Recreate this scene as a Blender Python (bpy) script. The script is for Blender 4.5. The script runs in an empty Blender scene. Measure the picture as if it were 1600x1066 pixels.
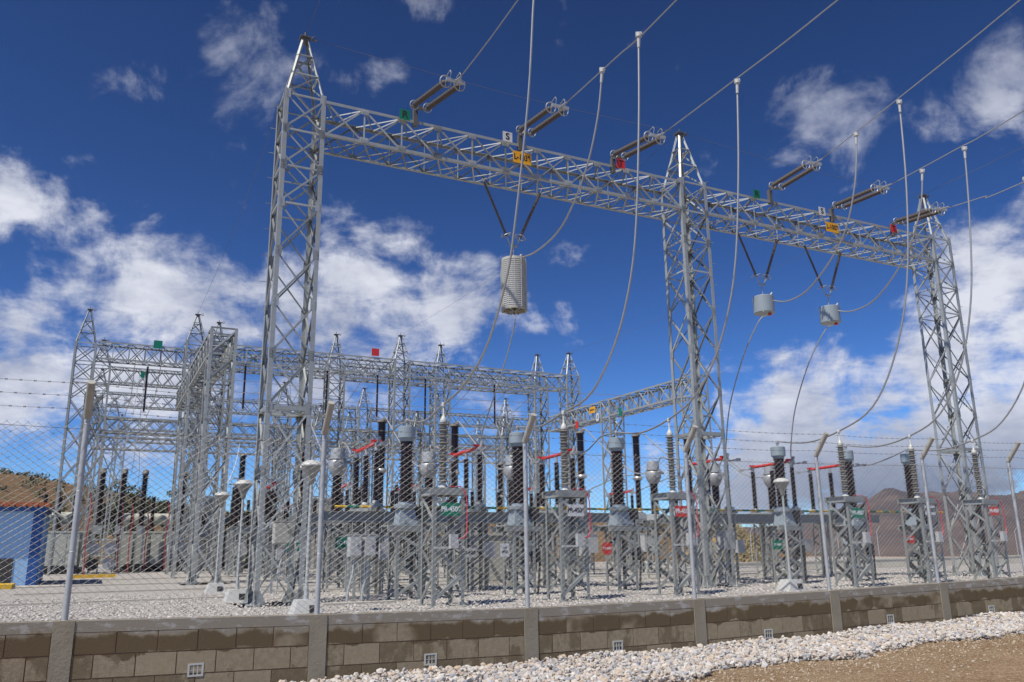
import bpy, bmesh, math, random
import numpy as np
from mathutils import Vector, Matrix
random.seed(7); RNG = np.random.default_rng(11)
C = bpy.context.scene
COL = C.collection
PITCH, ROLL, FPX, EYE = 0.2447, 0.0126, 1285.0, 1.55
HAZE = 0.00005
GZ = 0.28                                   # level of the gravel yard
# ---------------------------------------------------------------- camera
cd = bpy.data.cameras.new('camera'); cam = bpy.data.objects.new('camera', cd); COL.objects.link(cam)
cd.sensor_width = 36.0; cd.lens = 36.0 * FPX / 1600.0; cd.clip_start = 0.1; cd.clip_end = 30000
cam.matrix_world = (Matrix.Translation((0, 0, EYE)) @ Matrix.Rotation(math.pi / 2 + PITCH, 4, 'X') @ Matrix.Rotation(-ROLL, 4, 'Z'))
C.camera = cam
C.render.resolution_x, C.render.resolution_y = 1024, 682
YAW = math.atan2(.4466, .8947)
E1 = Vector((math.cos(YAW), math.sin(YAW), 0)); E2 = Vector((-math.sin(YAW), math.cos(YAW), 0))
def P(a, b, z=0.0): return E1 * a + E2 * b + Vector((0, 0, z))
# ---------------------------------------------------------------- sun, sky
SUN_EL = math.radians(57)
sv = (E1 * -0.93 + E2 * -0.38).normalized()           # horizontal direction towards the sun
sd = Vector((sv.x * math.cos(SUN_EL), sv.y * math.cos(SUN_EL), math.sin(SUN_EL)))
sl = bpy.data.lights.new('sun', 'SUN'); sl.energy = 5.0; sl.angle = math.radians(.5); sl.color = (1, .945, .85)
so = bpy.data.objects.new('sun', sl); COL.objects.link(so); so.rotation_euler = sd.to_track_quat('Z', 'Y').to_euler()
C.view_settings.view_transform = 'Standard'; C.view_settings.look = 'None'; C.view_settings.gamma = 1
C.view_settings.exposure = 0.0
W = bpy.data.worlds.new('World'); C.world = W; W.use_nodes = True
nt = W.node_tree; nt.nodes.clear()
def N(t, **k):
    n = nt.nodes.new(t)
    for a, v in k.items():
        if a == 'op': n.operation = v
        elif hasattr(n, a): setattr(n, a, v)
    return n
def L(a, b): nt.links.new(a, b)
def M(op, x, y=None, z=None, clamp=False):
    n = nt.nodes.new('ShaderNodeMath'); n.operation = op; n.use_clamp = clamp
    for i, v in enumerate((x, y, z)):
        if v is None: continue
        if isinstance(v, (int, float)): n.inputs[i].default_value = v
        else: nt.links.new(v, n.inputs[i])
    return n.outputs[0]
out = N('ShaderNodeOutputWorld'); bg = N('ShaderNodeBackground'); bg.inputs['Strength'].default_value = 0.092
sky = N('ShaderNodeTexSky'); sky.sky_type = 'NISHITA'; sky.sun_disc = False
sky.sun_elevation = SUN_EL; sky.sun_rotation = math.atan2(sv.x, sv.y)
sky.altitude = 3200; sky.air_density = 1.0; sky.dust_density = 0.5; sky.ozone_density = 3.2
def VM(op, x, col):
    n = nt.nodes.new('ShaderNodeVectorMath'); n.operation = op; nt.links.new(x, n.inputs[0]); n.inputs[1].default_value = col; return n.outputs[0]
gm = N('ShaderNodeGamma'); gm.inputs[1].default_value = 1.65; L(VM('MULTIPLY', sky.outputs[0], (.092,) * 3), gm.inputs[0])
L(VM('MULTIPLY', gm.outputs[0], (16.2, 21.2, 23.6)), bg.inputs[0])
tc = N('ShaderNodeTexCoord'); nrm = N('ShaderNodeVectorMath', op='NORMALIZE'); L(tc.outputs['Generated'], nrm.inputs[0])
sep = N('ShaderNodeSeparateXYZ'); L(nrm.outputs[0], sep.inputs[0])
az = M('ARCTAN2', sep.outputs[0], sep.outputs[1]); el = M('ARCSINE', sep.outputs[2])
comb = N('ShaderNodeCombineXYZ'); L(az, comb.inputs[0]); L(el, comb.inputs[1])
# cloud banks: azimuth, elevation, half widths, amount
BLOBS = [(-0.579,0.368,0.068,0.029,0.62),(-0.50,0.30,0.12,0.045,0.8),(-0.33,0.30,0.10,0.05,0.7),(-0.36,0.25,0.15,0.04,0.9),(-0.30,0.17,0.12,0.04,0.85),(-0.57,0.14,0.10,0.03,0.8),(-0.553,0.353,0.07,0.039,0.85),(-0.369,0.508,0.066,0.047,0.36),(-0.332,0.541,0.048,0.027,0.3),(-0.219,0.544,0.059,0.028,0.32),(-0.391,0.346,0.095,0.039,0.62),(-0.454,0.278,0.17,0.052,0.95),(-0.54,0.247,0.081,0.04,0.9),(-0.193,0.329,0.088,0.053,0.98),(-0.162,0.357,0.057,0.034,0.7),(-0.08,0.294,0.105,0.048,0.98),(-0.238,0.281,0.094,0.038,0.8),(-0.418,0.181,0.238,0.043,0.95),(-0.219,0.198,0.132,0.038,0.85),(-0.531,0.173,0.074,0.04,0.8),(-0.017,0.17,0.063,0.027,0.85),(-0.095,0.193,0.071,0.023,0.6),(0.024,0.258,0.04,0.017,0.55),(0.068,0.255,0.024,0.014,0.4),(-0.127,0.619,0.062,0.023,0.15),(-0.057,0.628,0.045,0.02,0.22),(0.371,0.462,0.080,0.036,0.58),(0.344,0.498,0.03,0.027,0.4),(0.435,0.447,0.041,0.02,0.45),(0.571,0.449,0.044,0.034,0.72),(0.542,0.43,0.037,0.019,0.45),(0.606,0.472,0.023,0.021,0.5),(0.268,0.451,0.024,0.018,0.3),(0.569,0.276,0.061,0.049,1.05),(0.517,0.251,0.053,0.034,0.9),(0.498,0.205,0.093,0.038,1.1),(0.399,0.195,0.078,0.027,0.9),(0.323,0.209,0.042,0.022,0.8),(0.303,0.151,0.042,0.029,0.8),(0.391,0.123,0.131,0.043,1.1),(0.554,0.131,0.044,0.059,1.0),(0.47,0.132,0.072,0.048,1.1),(0.43,0.058,0.20,0.055,1.7),(-0.47,0.116,0.174,0.027,0.42),(-0.079,0.048,0.152,0.026,0.55),(0.036,0.069,0.151,0.023,0.3),(0.642,0.34,0.047,0.097,0.9),(0.54,0.24,0.09,0.06,1.1),(0.50,0.18,0.12,0.05,1.1),(0.42,0.15,0.13,0.06,1.15),(0.34,0.16,0.07,0.04,0.95),(0.40,0.085,0.20,0.06,1.7),(0.56,0.10,0.12,0.07,1.6)]
acc = None
for (a_, e_, ra, re, am) in BLOBS:
    mp = N('ShaderNodeMapping'); mp.vector_type = 'TEXTURE'; L(comb.outputs[0], mp.inputs[0])
    mp.inputs['Location'].default_value = (a_, e_, 0); mp.inputs['Scale'].default_value = (ra * 1.45, re * 1.45, 1)
    ln = N('ShaderNodeVectorMath', op='LENGTH'); L(mp.outputs[0], ln.inputs[0])
    v = M('MULTIPLY_ADD', ln.outputs['Value'], -am, am)
    acc = v if acc is None else M('SMOOTH_MAX', acc, v, 0.25)
# broken cloud noise laid on a cloud deck seen in perspective
zz = M('ADD', M('MAXIMUM', sep.outputs[2], 0.0), 0.22)
pc = N('ShaderNodeCombineXYZ'); L(M('DIVIDE', sep.outputs[0], zz), pc.inputs[0]); L(M('DIVIDE', sep.outputs[1], zz), pc.inputs[1])
def noise(vec, scale, detail, rough, dist, off):
    mp = N('ShaderNodeMapping'); L(vec, mp.inputs[0]); mp.inputs['Location'].default_value = (off, off * .7, 0)
    n = N('ShaderNodeTexNoise'); n.noise_dimensions = '2D'; L(mp.outputs[0], n.inputs['Vector'])
    n.inputs['Scale'].default_value = scale; n.inputs['Detail'].default_value = detail
    n.inputs['Roughness'].default_value = rough; n.inputs['Distortion'].default_value = dist
    return n.outputs['Fac']
n1 = noise(comb.outputs[0], 9.5, 10, .6, .25, 3.0)
n2 = noise(comb.outputs[0], 5.0, 7, .6, .2, 9.0)
n3 = noise(pc.outputs[0], 7.0, 9, .62, .15, 1.0)
dens = M('ADD', acc, M('MULTIPLY', M('SUBTRACT', n1, .5), 2.6))
dens = M('ADD', dens, M('MULTIPLY', M('SUBTRACT', n3, .5), 1.1))
mr = N('ShaderNodeMapRange'); mr.interpolation_type = 'SMOOTHSTEP'; L(dens, mr.inputs['Value'])
mr.inputs['From Min'].default_value = .12; mr.inputs['From Max'].default_value = 1.0
hi = N('ShaderNodeMapRange'); L(el, hi.inputs['Value']); hi.inputs['From Min'].default_value = .37; hi.inputs['From Max'].default_value = .47; hi.inputs['To Min'].default_value = .95; hi.inputs['To Max'].default_value = .5
cov = M('MULTIPLY', mr.outputs[0], hi.outputs[0])
shade = N('ShaderNodeMapRange'); L(M('ADD', n2, M('MULTIPLY', n3, .8)), shade.inputs['Value'])
shade.inputs['From Min'].default_value = .62; shade.inputs['From Max'].default_value = 1.15
cm = N('ShaderNodeMix', data_type='RGBA'); L(shade.outputs[0], cm.inputs['Factor'])
cm.inputs['A'].default_value = (.36, .40, .53, 1); cm.inputs['B'].default_value = (.80, .82, .90, 1)
# underside of the low bank on the right is grey
dk = N('ShaderNodeMapping'); dk.vector_type = 'TEXTURE'; L(comb.outputs[0], dk.inputs[0])
dk.inputs['Location'].default_value = (.46, .045, 0); dk.inputs['Scale'].default_value = (.30, .085, 1)
dl = N('ShaderNodeVectorMath', op='LENGTH'); L(dk.outputs[0], dl.inputs[0])
dkf = M('MULTIPLY', M('SUBTRACT', 1.15, dl.outputs['Value'], clamp=True), M('ADD', n3, .35), clamp=True)
cm2 = N('ShaderNodeMix', data_type='RGBA'); L(dkf, cm2.inputs['Factor']); L(cm.outputs['Result'], cm2.inputs['A'])
cm2.inputs['B'].default_value = (.17, .20, .29, 1)
bg2 = N('ShaderNodeBackground'); L(cm2.outputs['Result'], bg2.inputs[0])
mx = N('ShaderNodeMixShader'); L(cov, mx.inputs[0]); L(bg.outputs[0], mx.inputs[1]); L(bg2.outputs[0], mx.inputs[2])
L(mx.outputs[0], out.inputs[0])
# ---------------------------------------------------------------- materials
def mat(name, col, rough=.6, metal=0.0, var=0.0, vscale=3.0, island=0.0, bump=0.0, bscale=30, spec=None):
    m = bpy.data.materials.new(name); m.use_nodes = True; t = m.node_tree
    b = t.nodes['Principled BSDF']; b.inputs['Roughness'].default_value = rough; b.inputs['Metallic'].default_value = metal
    if spec is not None: b.inputs['Specular IOR Level'].default_value = spec
    c = (*col, 1); b.inputs['Base Color'].default_value = c
    fac = None
    if var or island:
        hsv = t.nodes.new('ShaderNodeHueSaturation'); hsv.inputs['Color'].default_value = c
        t.links.new(hsv.outputs[0], b.inputs['Base Color'])
        ad = t.nodes.new('ShaderNodeMath'); ad.operation = 'ADD'; ad.inputs[0].default_value = 1; ad.inputs[1].default_value = 0
        if var:
            tcn = t.nodes.new('ShaderNodeTexCoord'); nz = t.nodes.new('ShaderNodeTexNoise')
            nz.inputs['Scale'].default_value = vscale; nz.inputs['Detail'].default_value = 6; nz.inputs['Roughness'].default_value = .65
            t.links.new(tcn.outputs['Object'], nz.inputs['Vector'])
            q = t.nodes.new('ShaderNodeMath'); q.operation = 'MULTIPLY_ADD'; q.inputs[1].default_value = 2 * var; q.inputs[2].default_value = 1 - var
            t.links.new(nz.outputs['Fac'], q.inputs[0]); t.links.new(q.outputs[0], ad.inputs[0])
        if island:
            g = t.nodes.new('ShaderNodeNewGeometry'); q = t.nodes.new('ShaderNodeMath'); q.operation = 'MULTIPLY_ADD'
            q.inputs[1].default_value = 2 * island; q.inputs[2].default_value = -island
            t.links.new(g.outputs['Random Per Island'], q.inputs[0]); t.links.new(q.outputs[0], ad.inputs[1])
        t.links.new(ad.outputs[0], hsv.inputs['Value'])
    if bump:
        tcn = t.nodes.new('ShaderNodeTexCoord'); nz = t.nodes.new('ShaderNodeTexNoise'); nz.inputs['Scale'].default_value = bscale
        nz.inputs['Detail'].default_value = 6; t.links.new(tcn.outputs['Object'], nz.inputs['Vector'])
        bp = t.nodes.new('ShaderNodeBump'); bp.inputs['Strength'].default_value = bump; bp.inputs['Distance'].default_value = .02
        t.links.new(nz.outputs['Fac'], bp.inputs['Height']); t.links.new(bp.outputs[0], b.inputs['Normal'])
    return m
MT = dict(
 steel=mat('galvanised_steel', (.36, .375, .36), .45, .3, .3, 6, .42),  # random tone per member, here and below, imitates sunlit and shaded steel
 steel_stand=mat('galvanised_stand_steel', (.27, .285, .275), .5, .3, .3, 6, .42),
 steel_far=mat('galvanised_steel_weathered', (.33, .345, .335), .5, .2, .25, 4, .4),
 bolt=mat('bolt_steel', (.16, .15, .14), .6, .5, .2, 20),
 porcelain=mat('brown_glazed_porcelain', (.032, .015, .012), .25, 0, .2, 4),
 polymer=mat('grey_polymer', (.24, .225, .195), .55, 0, .12, 8),
 polymer_dark=mat('taupe_polymer', (.12, .10, .088), .6, 0, .15, 8),
 capgrey=mat('blue_grey_enamel', (.29, .34, .37), .4, .1, .12, 5),
 alu=mat('cast_aluminium', (.40, .41, .41), .45, .3, .15, 8),
 cable=mat('aluminium_cable', (.40, .40, .39), .45, .5, .15, 10),
 wire=mat('fence_wire', (.33, .31, .285), .55, .2, .25, 8, .25),
 barb=mat('barbed_wire', (.20, .18, .16), .6, .4, .2, 8),
 post=mat('fence_post_galvanised', (.47, .48, .48), .5, .35, .35, 9, 0),
 arm=mat('fence_arm_tan', (.40, .385, .335), .6, .1, .25, 9),
 concrete=mat('concrete', (.46, .43, .37), .85, 0, .25, 4, 0, .3, 40),
 farwall=mat('pale_masonry', (.60, .55, .45), .85, 0, .3, 1.5, 0, .3, 10),
 concrete_dark=mat('concrete_damp', (.24, .215, .175), .85, 0, .25, 3, 0, .3, 40),
 red=mat('red_paint', (.62, .035, .03), .45, 0, .15, 6),
 redcable=mat('red_cable', (.55, .03, .06), .5),
 conduit=mat('faded_red_conduit', (.33, .05, .06), .6),
 green=mat('green_sign', (.0, .19, .115), .5, 0, .1, 8),
 white=mat('white_sign', (.62, .63, .64), .5, 0, .08, 8),
 orange=mat('orange_sign', (.80, .38, .01), .5, 0, .08, 8),
 black=mat('black_lettering', (.02, .02, .025), .6),
 whitetext=mat('white_lettering', (.75, .78, .78), .6),
 yellow=mat('yellow_paint', (.70, .42, .02), .6, 0, .15, 8),
 cabinet=mat('cabinet_grey', (.46, .47, .47), .5, .1, .1, 5),
 kiosk=mat('kiosk_beige_grey', (.42, .42, .37), .6, 0, .1, 3),
 tank=mat('transformer_grey', (.48, .49, .43), .5, 0, .12, 3),
 dark=mat('dark_steel', (.05, .05, .05), .6, .2, .2, 6),
 glass=mat('lamp_lens', (.30, .29, .26), .25, 0, .1, 10),
 lampcap=mat('lamp_cap', (.52, .52, .49), .45, 0, .12, 6),
 bluel=mat('light_blue_paint', (.30, .52, .80), .6, 0, .1, 2),
 blued=mat('deep_blue_paint', (.014, .085, .31), .5, 0, .15, 2),
 tile=mat('orange_roof_tile', (.40, .11, .045), .8, 0, .25, 8, .1),
 bark=mat('bark', (.12, .085, .06), .9, 0, .3, 5),
 leafdk=mat('dark_leaves', (.045, .065, .028), .7, 0, .3, 1, .5),
 leafolive=mat('olive_leaves', (.085, .09, .035), .7, 0, .3, 1, .5),
 leafdry=mat('dry_grass_leaves', (.22, .17, .075), .8, 0, .3, 1, .4),
)
def rocky(name, cols, bump=.2, scale=40, island=True):
    m = bpy.data.materials.new(name); m.use_nodes = True; t = m.node_tree; b = t.nodes['Principled BSDF']; b.inputs['Roughness'].default_value = .85
    b.inputs['Specular IOR Level'].default_value = .2
    r = t.nodes.new('ShaderNodeValToRGB'); r.color_ramp.interpolation = 'LINEAR'
    for i, (p, c) in enumerate(cols):
        e = r.color_ramp.elements[i] if i < 2 else r.color_ramp.elements.new(p)
        e.position = p; e.color = (*c, 1)
    g = t.nodes.new('ShaderNodeNewGeometry'); t.links.new(g.outputs['Random Per Island'], r.inputs[0])
    tcn = t.nodes.new('ShaderNodeTexCoord'); nz = t.nodes.new('ShaderNodeTexNoise'); nz.inputs['Scale'].default_value = scale; nz.inputs['Detail'].default_value = 5
    t.links.new(tcn.outputs['Object'], nz.inputs['Vector'])
    mxn = t.nodes.new('ShaderNodeMix'); mxn.data_type = 'RGBA'; mxn.blend_type = 'MULTIPLY'; mxn.inputs['Factor'].default_value = .6
    t.links.new(r.outputs[0], mxn.inputs['A']); t.links.new(nz.outputs['Color'], mxn.inputs['B'])
    br = t.nodes.new('ShaderNodeBrightContrast'); br.inputs['Bright'].default_value = .06; t.links.new(mxn.outputs['Result'], br.inputs[0])
    hs = t.nodes.new('ShaderNodeMapRange'); hs.inputs['To Min'].default_value = .75; hs.inputs['To Max'].default_value = 1.15
    t.links.new(nz.outputs['Fac'], hs.inputs[0])
    v = t.nodes.new('ShaderNodeHueSaturation'); t.links.new(r.outputs[0], v.inputs['Color']); t.links.new(hs.outputs[0], v.inputs['Value'])
    t.links.new(v.outputs[0], b.inputs['Base Color'])
    return m
MT['cobble'] = rocky('river_cobbles', [(0, (.56, .53, .48)), (1, (.34, .34, .36)), (.2, (.48, .40, .32)), (.4, (.66, .63, .58)), (.55, (.30, .31, .34)), (.7, (.52, .40, .29)), (.85, (.60, .57, .54))])
MT['pebble'] = rocky('dirt_pebbles', [(0, (.45, .36, .25)), (1, (.30, .20, .12)), (.3, (.44, .35, .25)), (.6, (.34, .25, .16)), (.8, (.50, .43, .34))])
MT['gravel'] = rocky('yard_gravel', [(0, (.50, .46, .42)), (1, (.36, .34, .33)), (.25, (.62, .58, .53)), (.5, (.44, .41, .38)), (.75, (.68, .64, .60))])
def ground_mat(name, c1, c2, c3, s1=.35, s2=9, s3=45, bump=.5, bd=.03, c4=None):
    m = bpy.data.materials.new(name); m.use_nodes = True; t = m.node_tree; b = t.nodes['Principled BSDF']; b.inputs['Roughness'].default_value = .95
    b.inputs['Specular IOR Level'].default_value = .1
    tcn = t.nodes.new('ShaderNodeTexCoord')
    def nz(s, d=8, r=.6):
        n = t.nodes.new('ShaderNodeTexNoise'); n.inputs['Scale'].default_value = s; n.inputs['Detail'].default_value = d; n.inputs['Roughness'].default_value = r
        t.links.new(tcn.outputs['Object'], n.inputs['Vector']); return n.outputs['Fac']
    def ramp(f, a, bb):
        r = t.nodes.new('ShaderNodeMapRange'); r.inputs['From Min'].default_value = a; r.inputs['From Max'].default_value = bb; t.links.new(f, r.inputs[0]); return r.outputs[0]
    def mixc(f, A, B):
        n = t.nodes.new('ShaderNodeMix'); n.data_type = 'RGBA'; t.links.new(f, n.inputs['Factor'])
        for k, v in (('A', A), ('B', B)):
            if isinstance(v, tuple): n.inputs[k].default_value = (*v, 1)
            else: t.links.new(v, n.inputs[k])
        return n.outputs['Result']
    o = mixc(ramp(nz(s1), .35, .65), c1, c2); o = mixc(ramp(nz(s2), .45, .7), o, c3)
    vo = t.nodes.new('ShaderNodeTexVoronoi'); vo.inputs['Scale'].default_value = s3; t.links.new(tcn.outputs['Object'], vo.inputs['Vector'])
    if c4:
        sp = t.nodes.new('ShaderNodeSeparateColor'); t.links.new(vo.outputs['Color'], sp.inputs[0])
        o = mixc(ramp(sp.outputs[0], .45, .9), o, c4)
    t.links.new(o, b.inputs['Base Color'])
    bp = t.nodes.new('ShaderNodeBump'); bp.inputs['Strength'].default_value = bump; bp.inputs['Distance'].default_value = bd
    mm = t.nodes.new('ShaderNodeMath'); mm.operation = 'ADD'; t.links.new(vo.outputs['Distance'], mm.inputs[0]); t.links.new(nz(s2 * 3), mm.inputs[1])
    t.links.new(mm.outputs[0], bp.inputs['Height']); t.links.new(bp.outputs[0], b.inputs['Normal'])
    return m
MT['dirt'] = ground_mat('dry_dirt', (.40, .28, .165), (.25, .145, .075), (.31, .20, .11), .9, 5, 38, 1.0, .04, (.47, .36, .24))
MT['yard'] = ground_mat('gravel_bed', (.44, .41, .37), (.36, .34, .31), (.52, .49, .45), .3, 6, 22, 1.0, .05, (.60, .57, .53))
MT['hill'] = ground_mat('dry_hillside', (.185, .115, .062), (.12, .08, .045), (.075, .07, .036), .02, .12, .8, .4, .3, (.22, .135, .068))
MT['mount'] = ground_mat('far_mountain_slopes', (.135, .10, .085), (.065, .055, .055), (.17, .125, .10), .0012, .004, .02, .5, 12)
MT['knoll'] = ground_mat('dry_grass_bank', (.30, .22, .10), (.22, .15, .08), (.36, .27, .13), .08, .8, 4, .6, .2)
# concrete block wall, uv = (metres along, metres below the top)
def block_material():
    m = bpy.data.materials.new('stained_concrete_block'); m.use_nodes = True; t = m.node_tree; b = t.nodes['Principled BSDF']; b.inputs['Roughness'].default_value = .9
    b.inputs['Specular IOR Level'].default_value = .15
    uv = t.nodes.new('ShaderNodeTexCoord').outputs['UV']
    sp = t.nodes.new('ShaderNodeSeparateXYZ'); t.links.new(uv, sp.inputs[0])
    def nz(s, d=6, r=.6, sc=(1, 1, 1)):
        mp = t.nodes.new('ShaderNodeMapping'); mp.inputs['Scale'].default_value = sc; t.links.new(uv, mp.inputs[0])
        n = t.nodes.new('ShaderNodeTexNoise'); n.noise_dimensions = '2D'; n.inputs['Scale'].default_value = s; n.inputs['Detail'].default_value = d; n.inputs['Roughness'].default_value = r
        t.links.new(mp.outputs[0], n.inputs['Vector']); return n.outputs['Fac']
    def mt(op, a, c=None):
        n = t.nodes.new('ShaderNodeMath'); n.operation = op
        for i, v in enumerate((a, c)):
            if v is None: continue
            if isinstance(v, (int, float)): n.inputs[i].default_value = v
            else: t.links.new(v, n.inputs[i])
        return n.outputs[0]
    def rg(f, a, c):
        r = t.nodes.new('ShaderNodeMapRange'); r.interpolation_type = 'SMOOTHSTEP'; r.inputs['From Min'].default_value = a; r.inputs['From Max'].default_value = c
        t.links.new(f, r.inputs[0]); return r.outputs[0]
    def mixc(f, A, B):
        n = t.nodes.new('ShaderNodeMix'); n.data_type = 'RGBA'; t.links.new(f, n.inputs['Factor'])
        for k, v in (('A', A), ('B', B)):
            if isinstance(v, tuple): n.inputs[k].default_value = (*v, 1)
            else: t.links.new(v, n.inputs[k])
        return n.outputs['Result']
    g = t.nodes.new('ShaderNodeNewGeometry').outputs['Random Per Island']
    base = mixc(g, (.33, .262, .172), (.225, .178, .115))
    base = mixc(rg(nz(14, 8, .7), .35, .75), base, (.37, .305, .21))
    # damp patches: below the smear in the first course, ragged; a few lower down
    d = mt('MULTIPLY', sp.outputs[1], -1)                       # depth below top, positive
    wob = mt('MULTIPLY', mt('SUBTRACT', nz(3.0, 5, .55), .5), .24)
    dd = mt('ADD', d, wob)
    wet = mt('MULTIPLY', rg(dd, .14, .20), mt('SUBTRACT', 1, rg(dd, .365, .38)))
    wet = mt('MULTIPLY', wet, rg(mt('ADD', nz(1.3, 3), mt('MULTIPLY', g, .35)), .38, .60))
    wet2 = mt('MULTIPLY', rg(d, .34, .36), rg(mt('ADD', nz(2.0, 5, .6, (1.6, .7, 1)), mt('MULTIPLY', mt('SUBTRACT', g, .5), .45)), .50, .60))
    base = mixc(mt('MAXIMUM', wet, mt('MULTIPLY', wet2, .65)), base, (.145, .105, .06))
    smear = mt('SUBTRACT', 1, rg(dd, .12, .19))
    base = mixc(smear, base, (.30, .265, .21))
    eff = mt('MULTIPLY', smear, rg(nz(4.5, 7, .65, (1, 2.0, 1)), .52, .66))
    base = mixc(mt('MULTIPLY', eff, .6), base, (.52, .50, .48))
    pit = rg(nz(60, 3, .6), .66, .74)
    base = mixc(mt('MULTIPLY', pit, .5), base, (.12, .09, .06))
    t.links.new(base, b.inputs['Base Color'])
    bp = t.nodes.new('ShaderNodeBump'); bp.inputs['Strength'].default_value = .5; bp.inputs['Distance'].default_value = .01
    t.links.new(nz(50, 6, .7), bp.inputs['Height']); t.links.new(bp.outputs[0], b.inputs['Normal'])
    return m
MT['block'] = block_material()
MT['pilaster'] = mat('poured_concrete_pilaster', (.29, .25, .185), .9, 0, .4, 2.2, 0, .3, 40)
MT['mortar'] = mat('brown_mortar', (.22, .13, .075), .95, 0, .2, 6)
# ---------------------------------------------------------------- mesh builder
class MB:
    def __init__(s): s.v = []; s.f = []; s.uv = []
    def add(s, vs, fs):
        o = len(s.v); s.v += [tuple(v) for v in vs]; s.f += [tuple(i + o for i in f) for f in fs]
    def box(s, x0, x1, y0, y1, z0, z1):
        s.add([(x0, y0, z0), (x1, y0, z0), (x1, y1, z0), (x0, y1, z0), (x0, y0, z1), (x1, y0, z1), (x1, y1, z1), (x0, y1, z1)],
              [(0, 3, 2, 1), (4, 5, 6, 7), (0, 1, 5, 4), (1, 2, 6, 5), (2, 3, 7, 6), (3, 0, 4, 7)])
    def frust(s, cx, cy, z0, z1, a0, b0, a1, b1):
        s.add([(cx - a0, cy - b0, z0), (cx + a0, cy - b0, z0), (cx + a0, cy + b0, z0), (cx - a0, cy + b0, z0), (cx - a1, cy - b1, z1), (cx + a1, cy - b1, z1), (cx + a1, cy + b1, z1), (cx - a1, cy + b1, z1)],
              [(0, 3, 2, 1), (4, 5, 6, 7), (0, 1, 5, 4), (1, 2, 6, 5), (2, 3, 7, 6), (3, 0, 4, 7)])
    def _frame(s, d, n=None):
        if n is None: n = Vector((0, 0, 1)) if abs(d.z) < .9 else Vector((1, 0, 0))
        n = Vector(n); u = d.cross(n).normalized(); n = u.cross(d).normalized(); return u, n
    def sect(s, p0, p1, pts, n=None, off=(0, 0)):
        p0 = Vector(p0); p1 = Vector(p1); d = (p1 - p0).normalized(); u, w = s._frame(d, n); k = len(pts)
        vs = [p + u * (x + off[0]) + w * (y + off[1]) for p in (p0, p1) for x, y in pts]
        fs = [(i, (i + 1) % k, k + (i + 1) % k, k + i) for i in range(k)]
        if k <= 8: fs += [tuple(range(k))[::-1], tuple(range(k, 2 * k))]
        s.add(vs, fs)
    def lbar(s, p0, p1, w, t=.012, n=None, flip=1):
        s.sect(p0, p1, [(0, 0), (flip * w, 0), (flip * w, t), (flip * t, t), (flip * t, w), (0, w)], n, (-flip * w / 2, 0))
    def leg(s, p0, p1, w, t, sx, sy):        # L angle with its corner outside, flanges along x and y
        c = [(0, 0), (-sx * w, 0), (-sx * w, -sy * t), (-sx * t, -sy * t), (-sx * t, -sy * w), (0, -sy * w)]
        vs = [(p[0] + x, p[1] + y, p[2]) for p in (p0, p1) for x, y in c]
        s.add(vs, [(i, (i + 1) % 6, 6 + (i + 1) % 6, 6 + i) for i in range(6)] + [(0, 1, 2, 3), (0, 3, 4, 5), (6, 7, 8, 9), (6, 9, 10, 11)])
    def bar(s, p0, p1, w, h=None, n=None):
        h = h or w; s.sect(p0, p1, [(-w / 2, -h / 2), (w / 2, -h / 2), (w / 2, h / 2), (-w / 2, h / 2)], n)
    def cyl(s, p0, p1, r, r1=None, k=12, cap=True):
        p0 = Vector(p0); p1 = Vector(p1); d = (p1 - p0).normalized(); u, w = s._frame(d); r1 = r if r1 is None else r1
        vs = [p + (u * math.cos(2 * math.pi * i / k) + w * math.sin(2 * math.pi * i / k)) * q for p, q in ((p0, r), (p1, r1)) for i in range(k)]
        fs = [(i, (i + 1) % k, k + (i + 1) % k, k + i) for i in range(k)]
        if cap: fs += [tuple(range(k))[::-1], tuple(range(k, 2 * k))]
        s.add(vs, fs)
    def tube(s, pts, r, k=6):
        pts = [Vector(p) for p in pts]; n = len(pts); vs = []; pu = None
        for i, p in enumerate(pts):
            d = (pts[min(i + 1, n - 1)] - pts[max(i - 1, 0)]).normalized()
            if pu is None: u, w = s._frame(d)
            else: u = (pu - d * pu.dot(d)).normalized(); w = d.cross(u)
            pu = u
            vs += [p + (u * math.cos(2 * math.pi * j / k) + w * math.sin(2 * math.pi * j / k)) * r for j in range(k)]
        fs = [(i * k + j, i * k + (j + 1) % k, (i + 1) * k + (j + 1) % k, (i + 1) * k + j) for i in range(n - 1) for j in range(k)]
        fs += [tuple(range(k))[::-1], tuple(range((n - 1) * k, n * k))]
        s.add(vs, fs)
    def lathe(s, prof, o=(0, 0, 0), axis=(0, 0, 1), k=16):     # prof: [(r, h)...]
        o = Vector(o); d = Vector(axis).normalized(); u, w = s._frame(d); vs = []
        for r, h in prof:
            vs += [o + d * h + (u * math.cos(2 * math.pi * j / k) + w * math.sin(2 * math.pi * j / k)) * max(r, 1e-4) for j in range(k)]
        n = len(prof)
        s.add(vs, [(i * k + j, i * k + (j + 1) % k, (i + 1) * k + (j + 1) % k, (i + 1) * k + j) for i in range(n - 1) for j in range(k)])
    def ring(s, c, axis, R, r, k=18, m=6):
        c = Vector(c); d = Vector(axis).normalized(); u, w = s._frame(d)
        vs = []
        for i in range(k):
            t = 2 * math.pi * i / k; rd = u * math.cos(t) + w * math.sin(t)
            for j in range(m):
                q = 2 * math.pi * j / m; vs.append(c + rd * (R + r * math.cos(q)) + d * (r * math.sin(q)))
        s.add(vs, [(i * m + j, ((i + 1) % k) * m + j, ((i + 1) % k) * m + (j + 1) % m, i * m + (j + 1) % m) for i in range(k) for j in range(m)])
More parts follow.
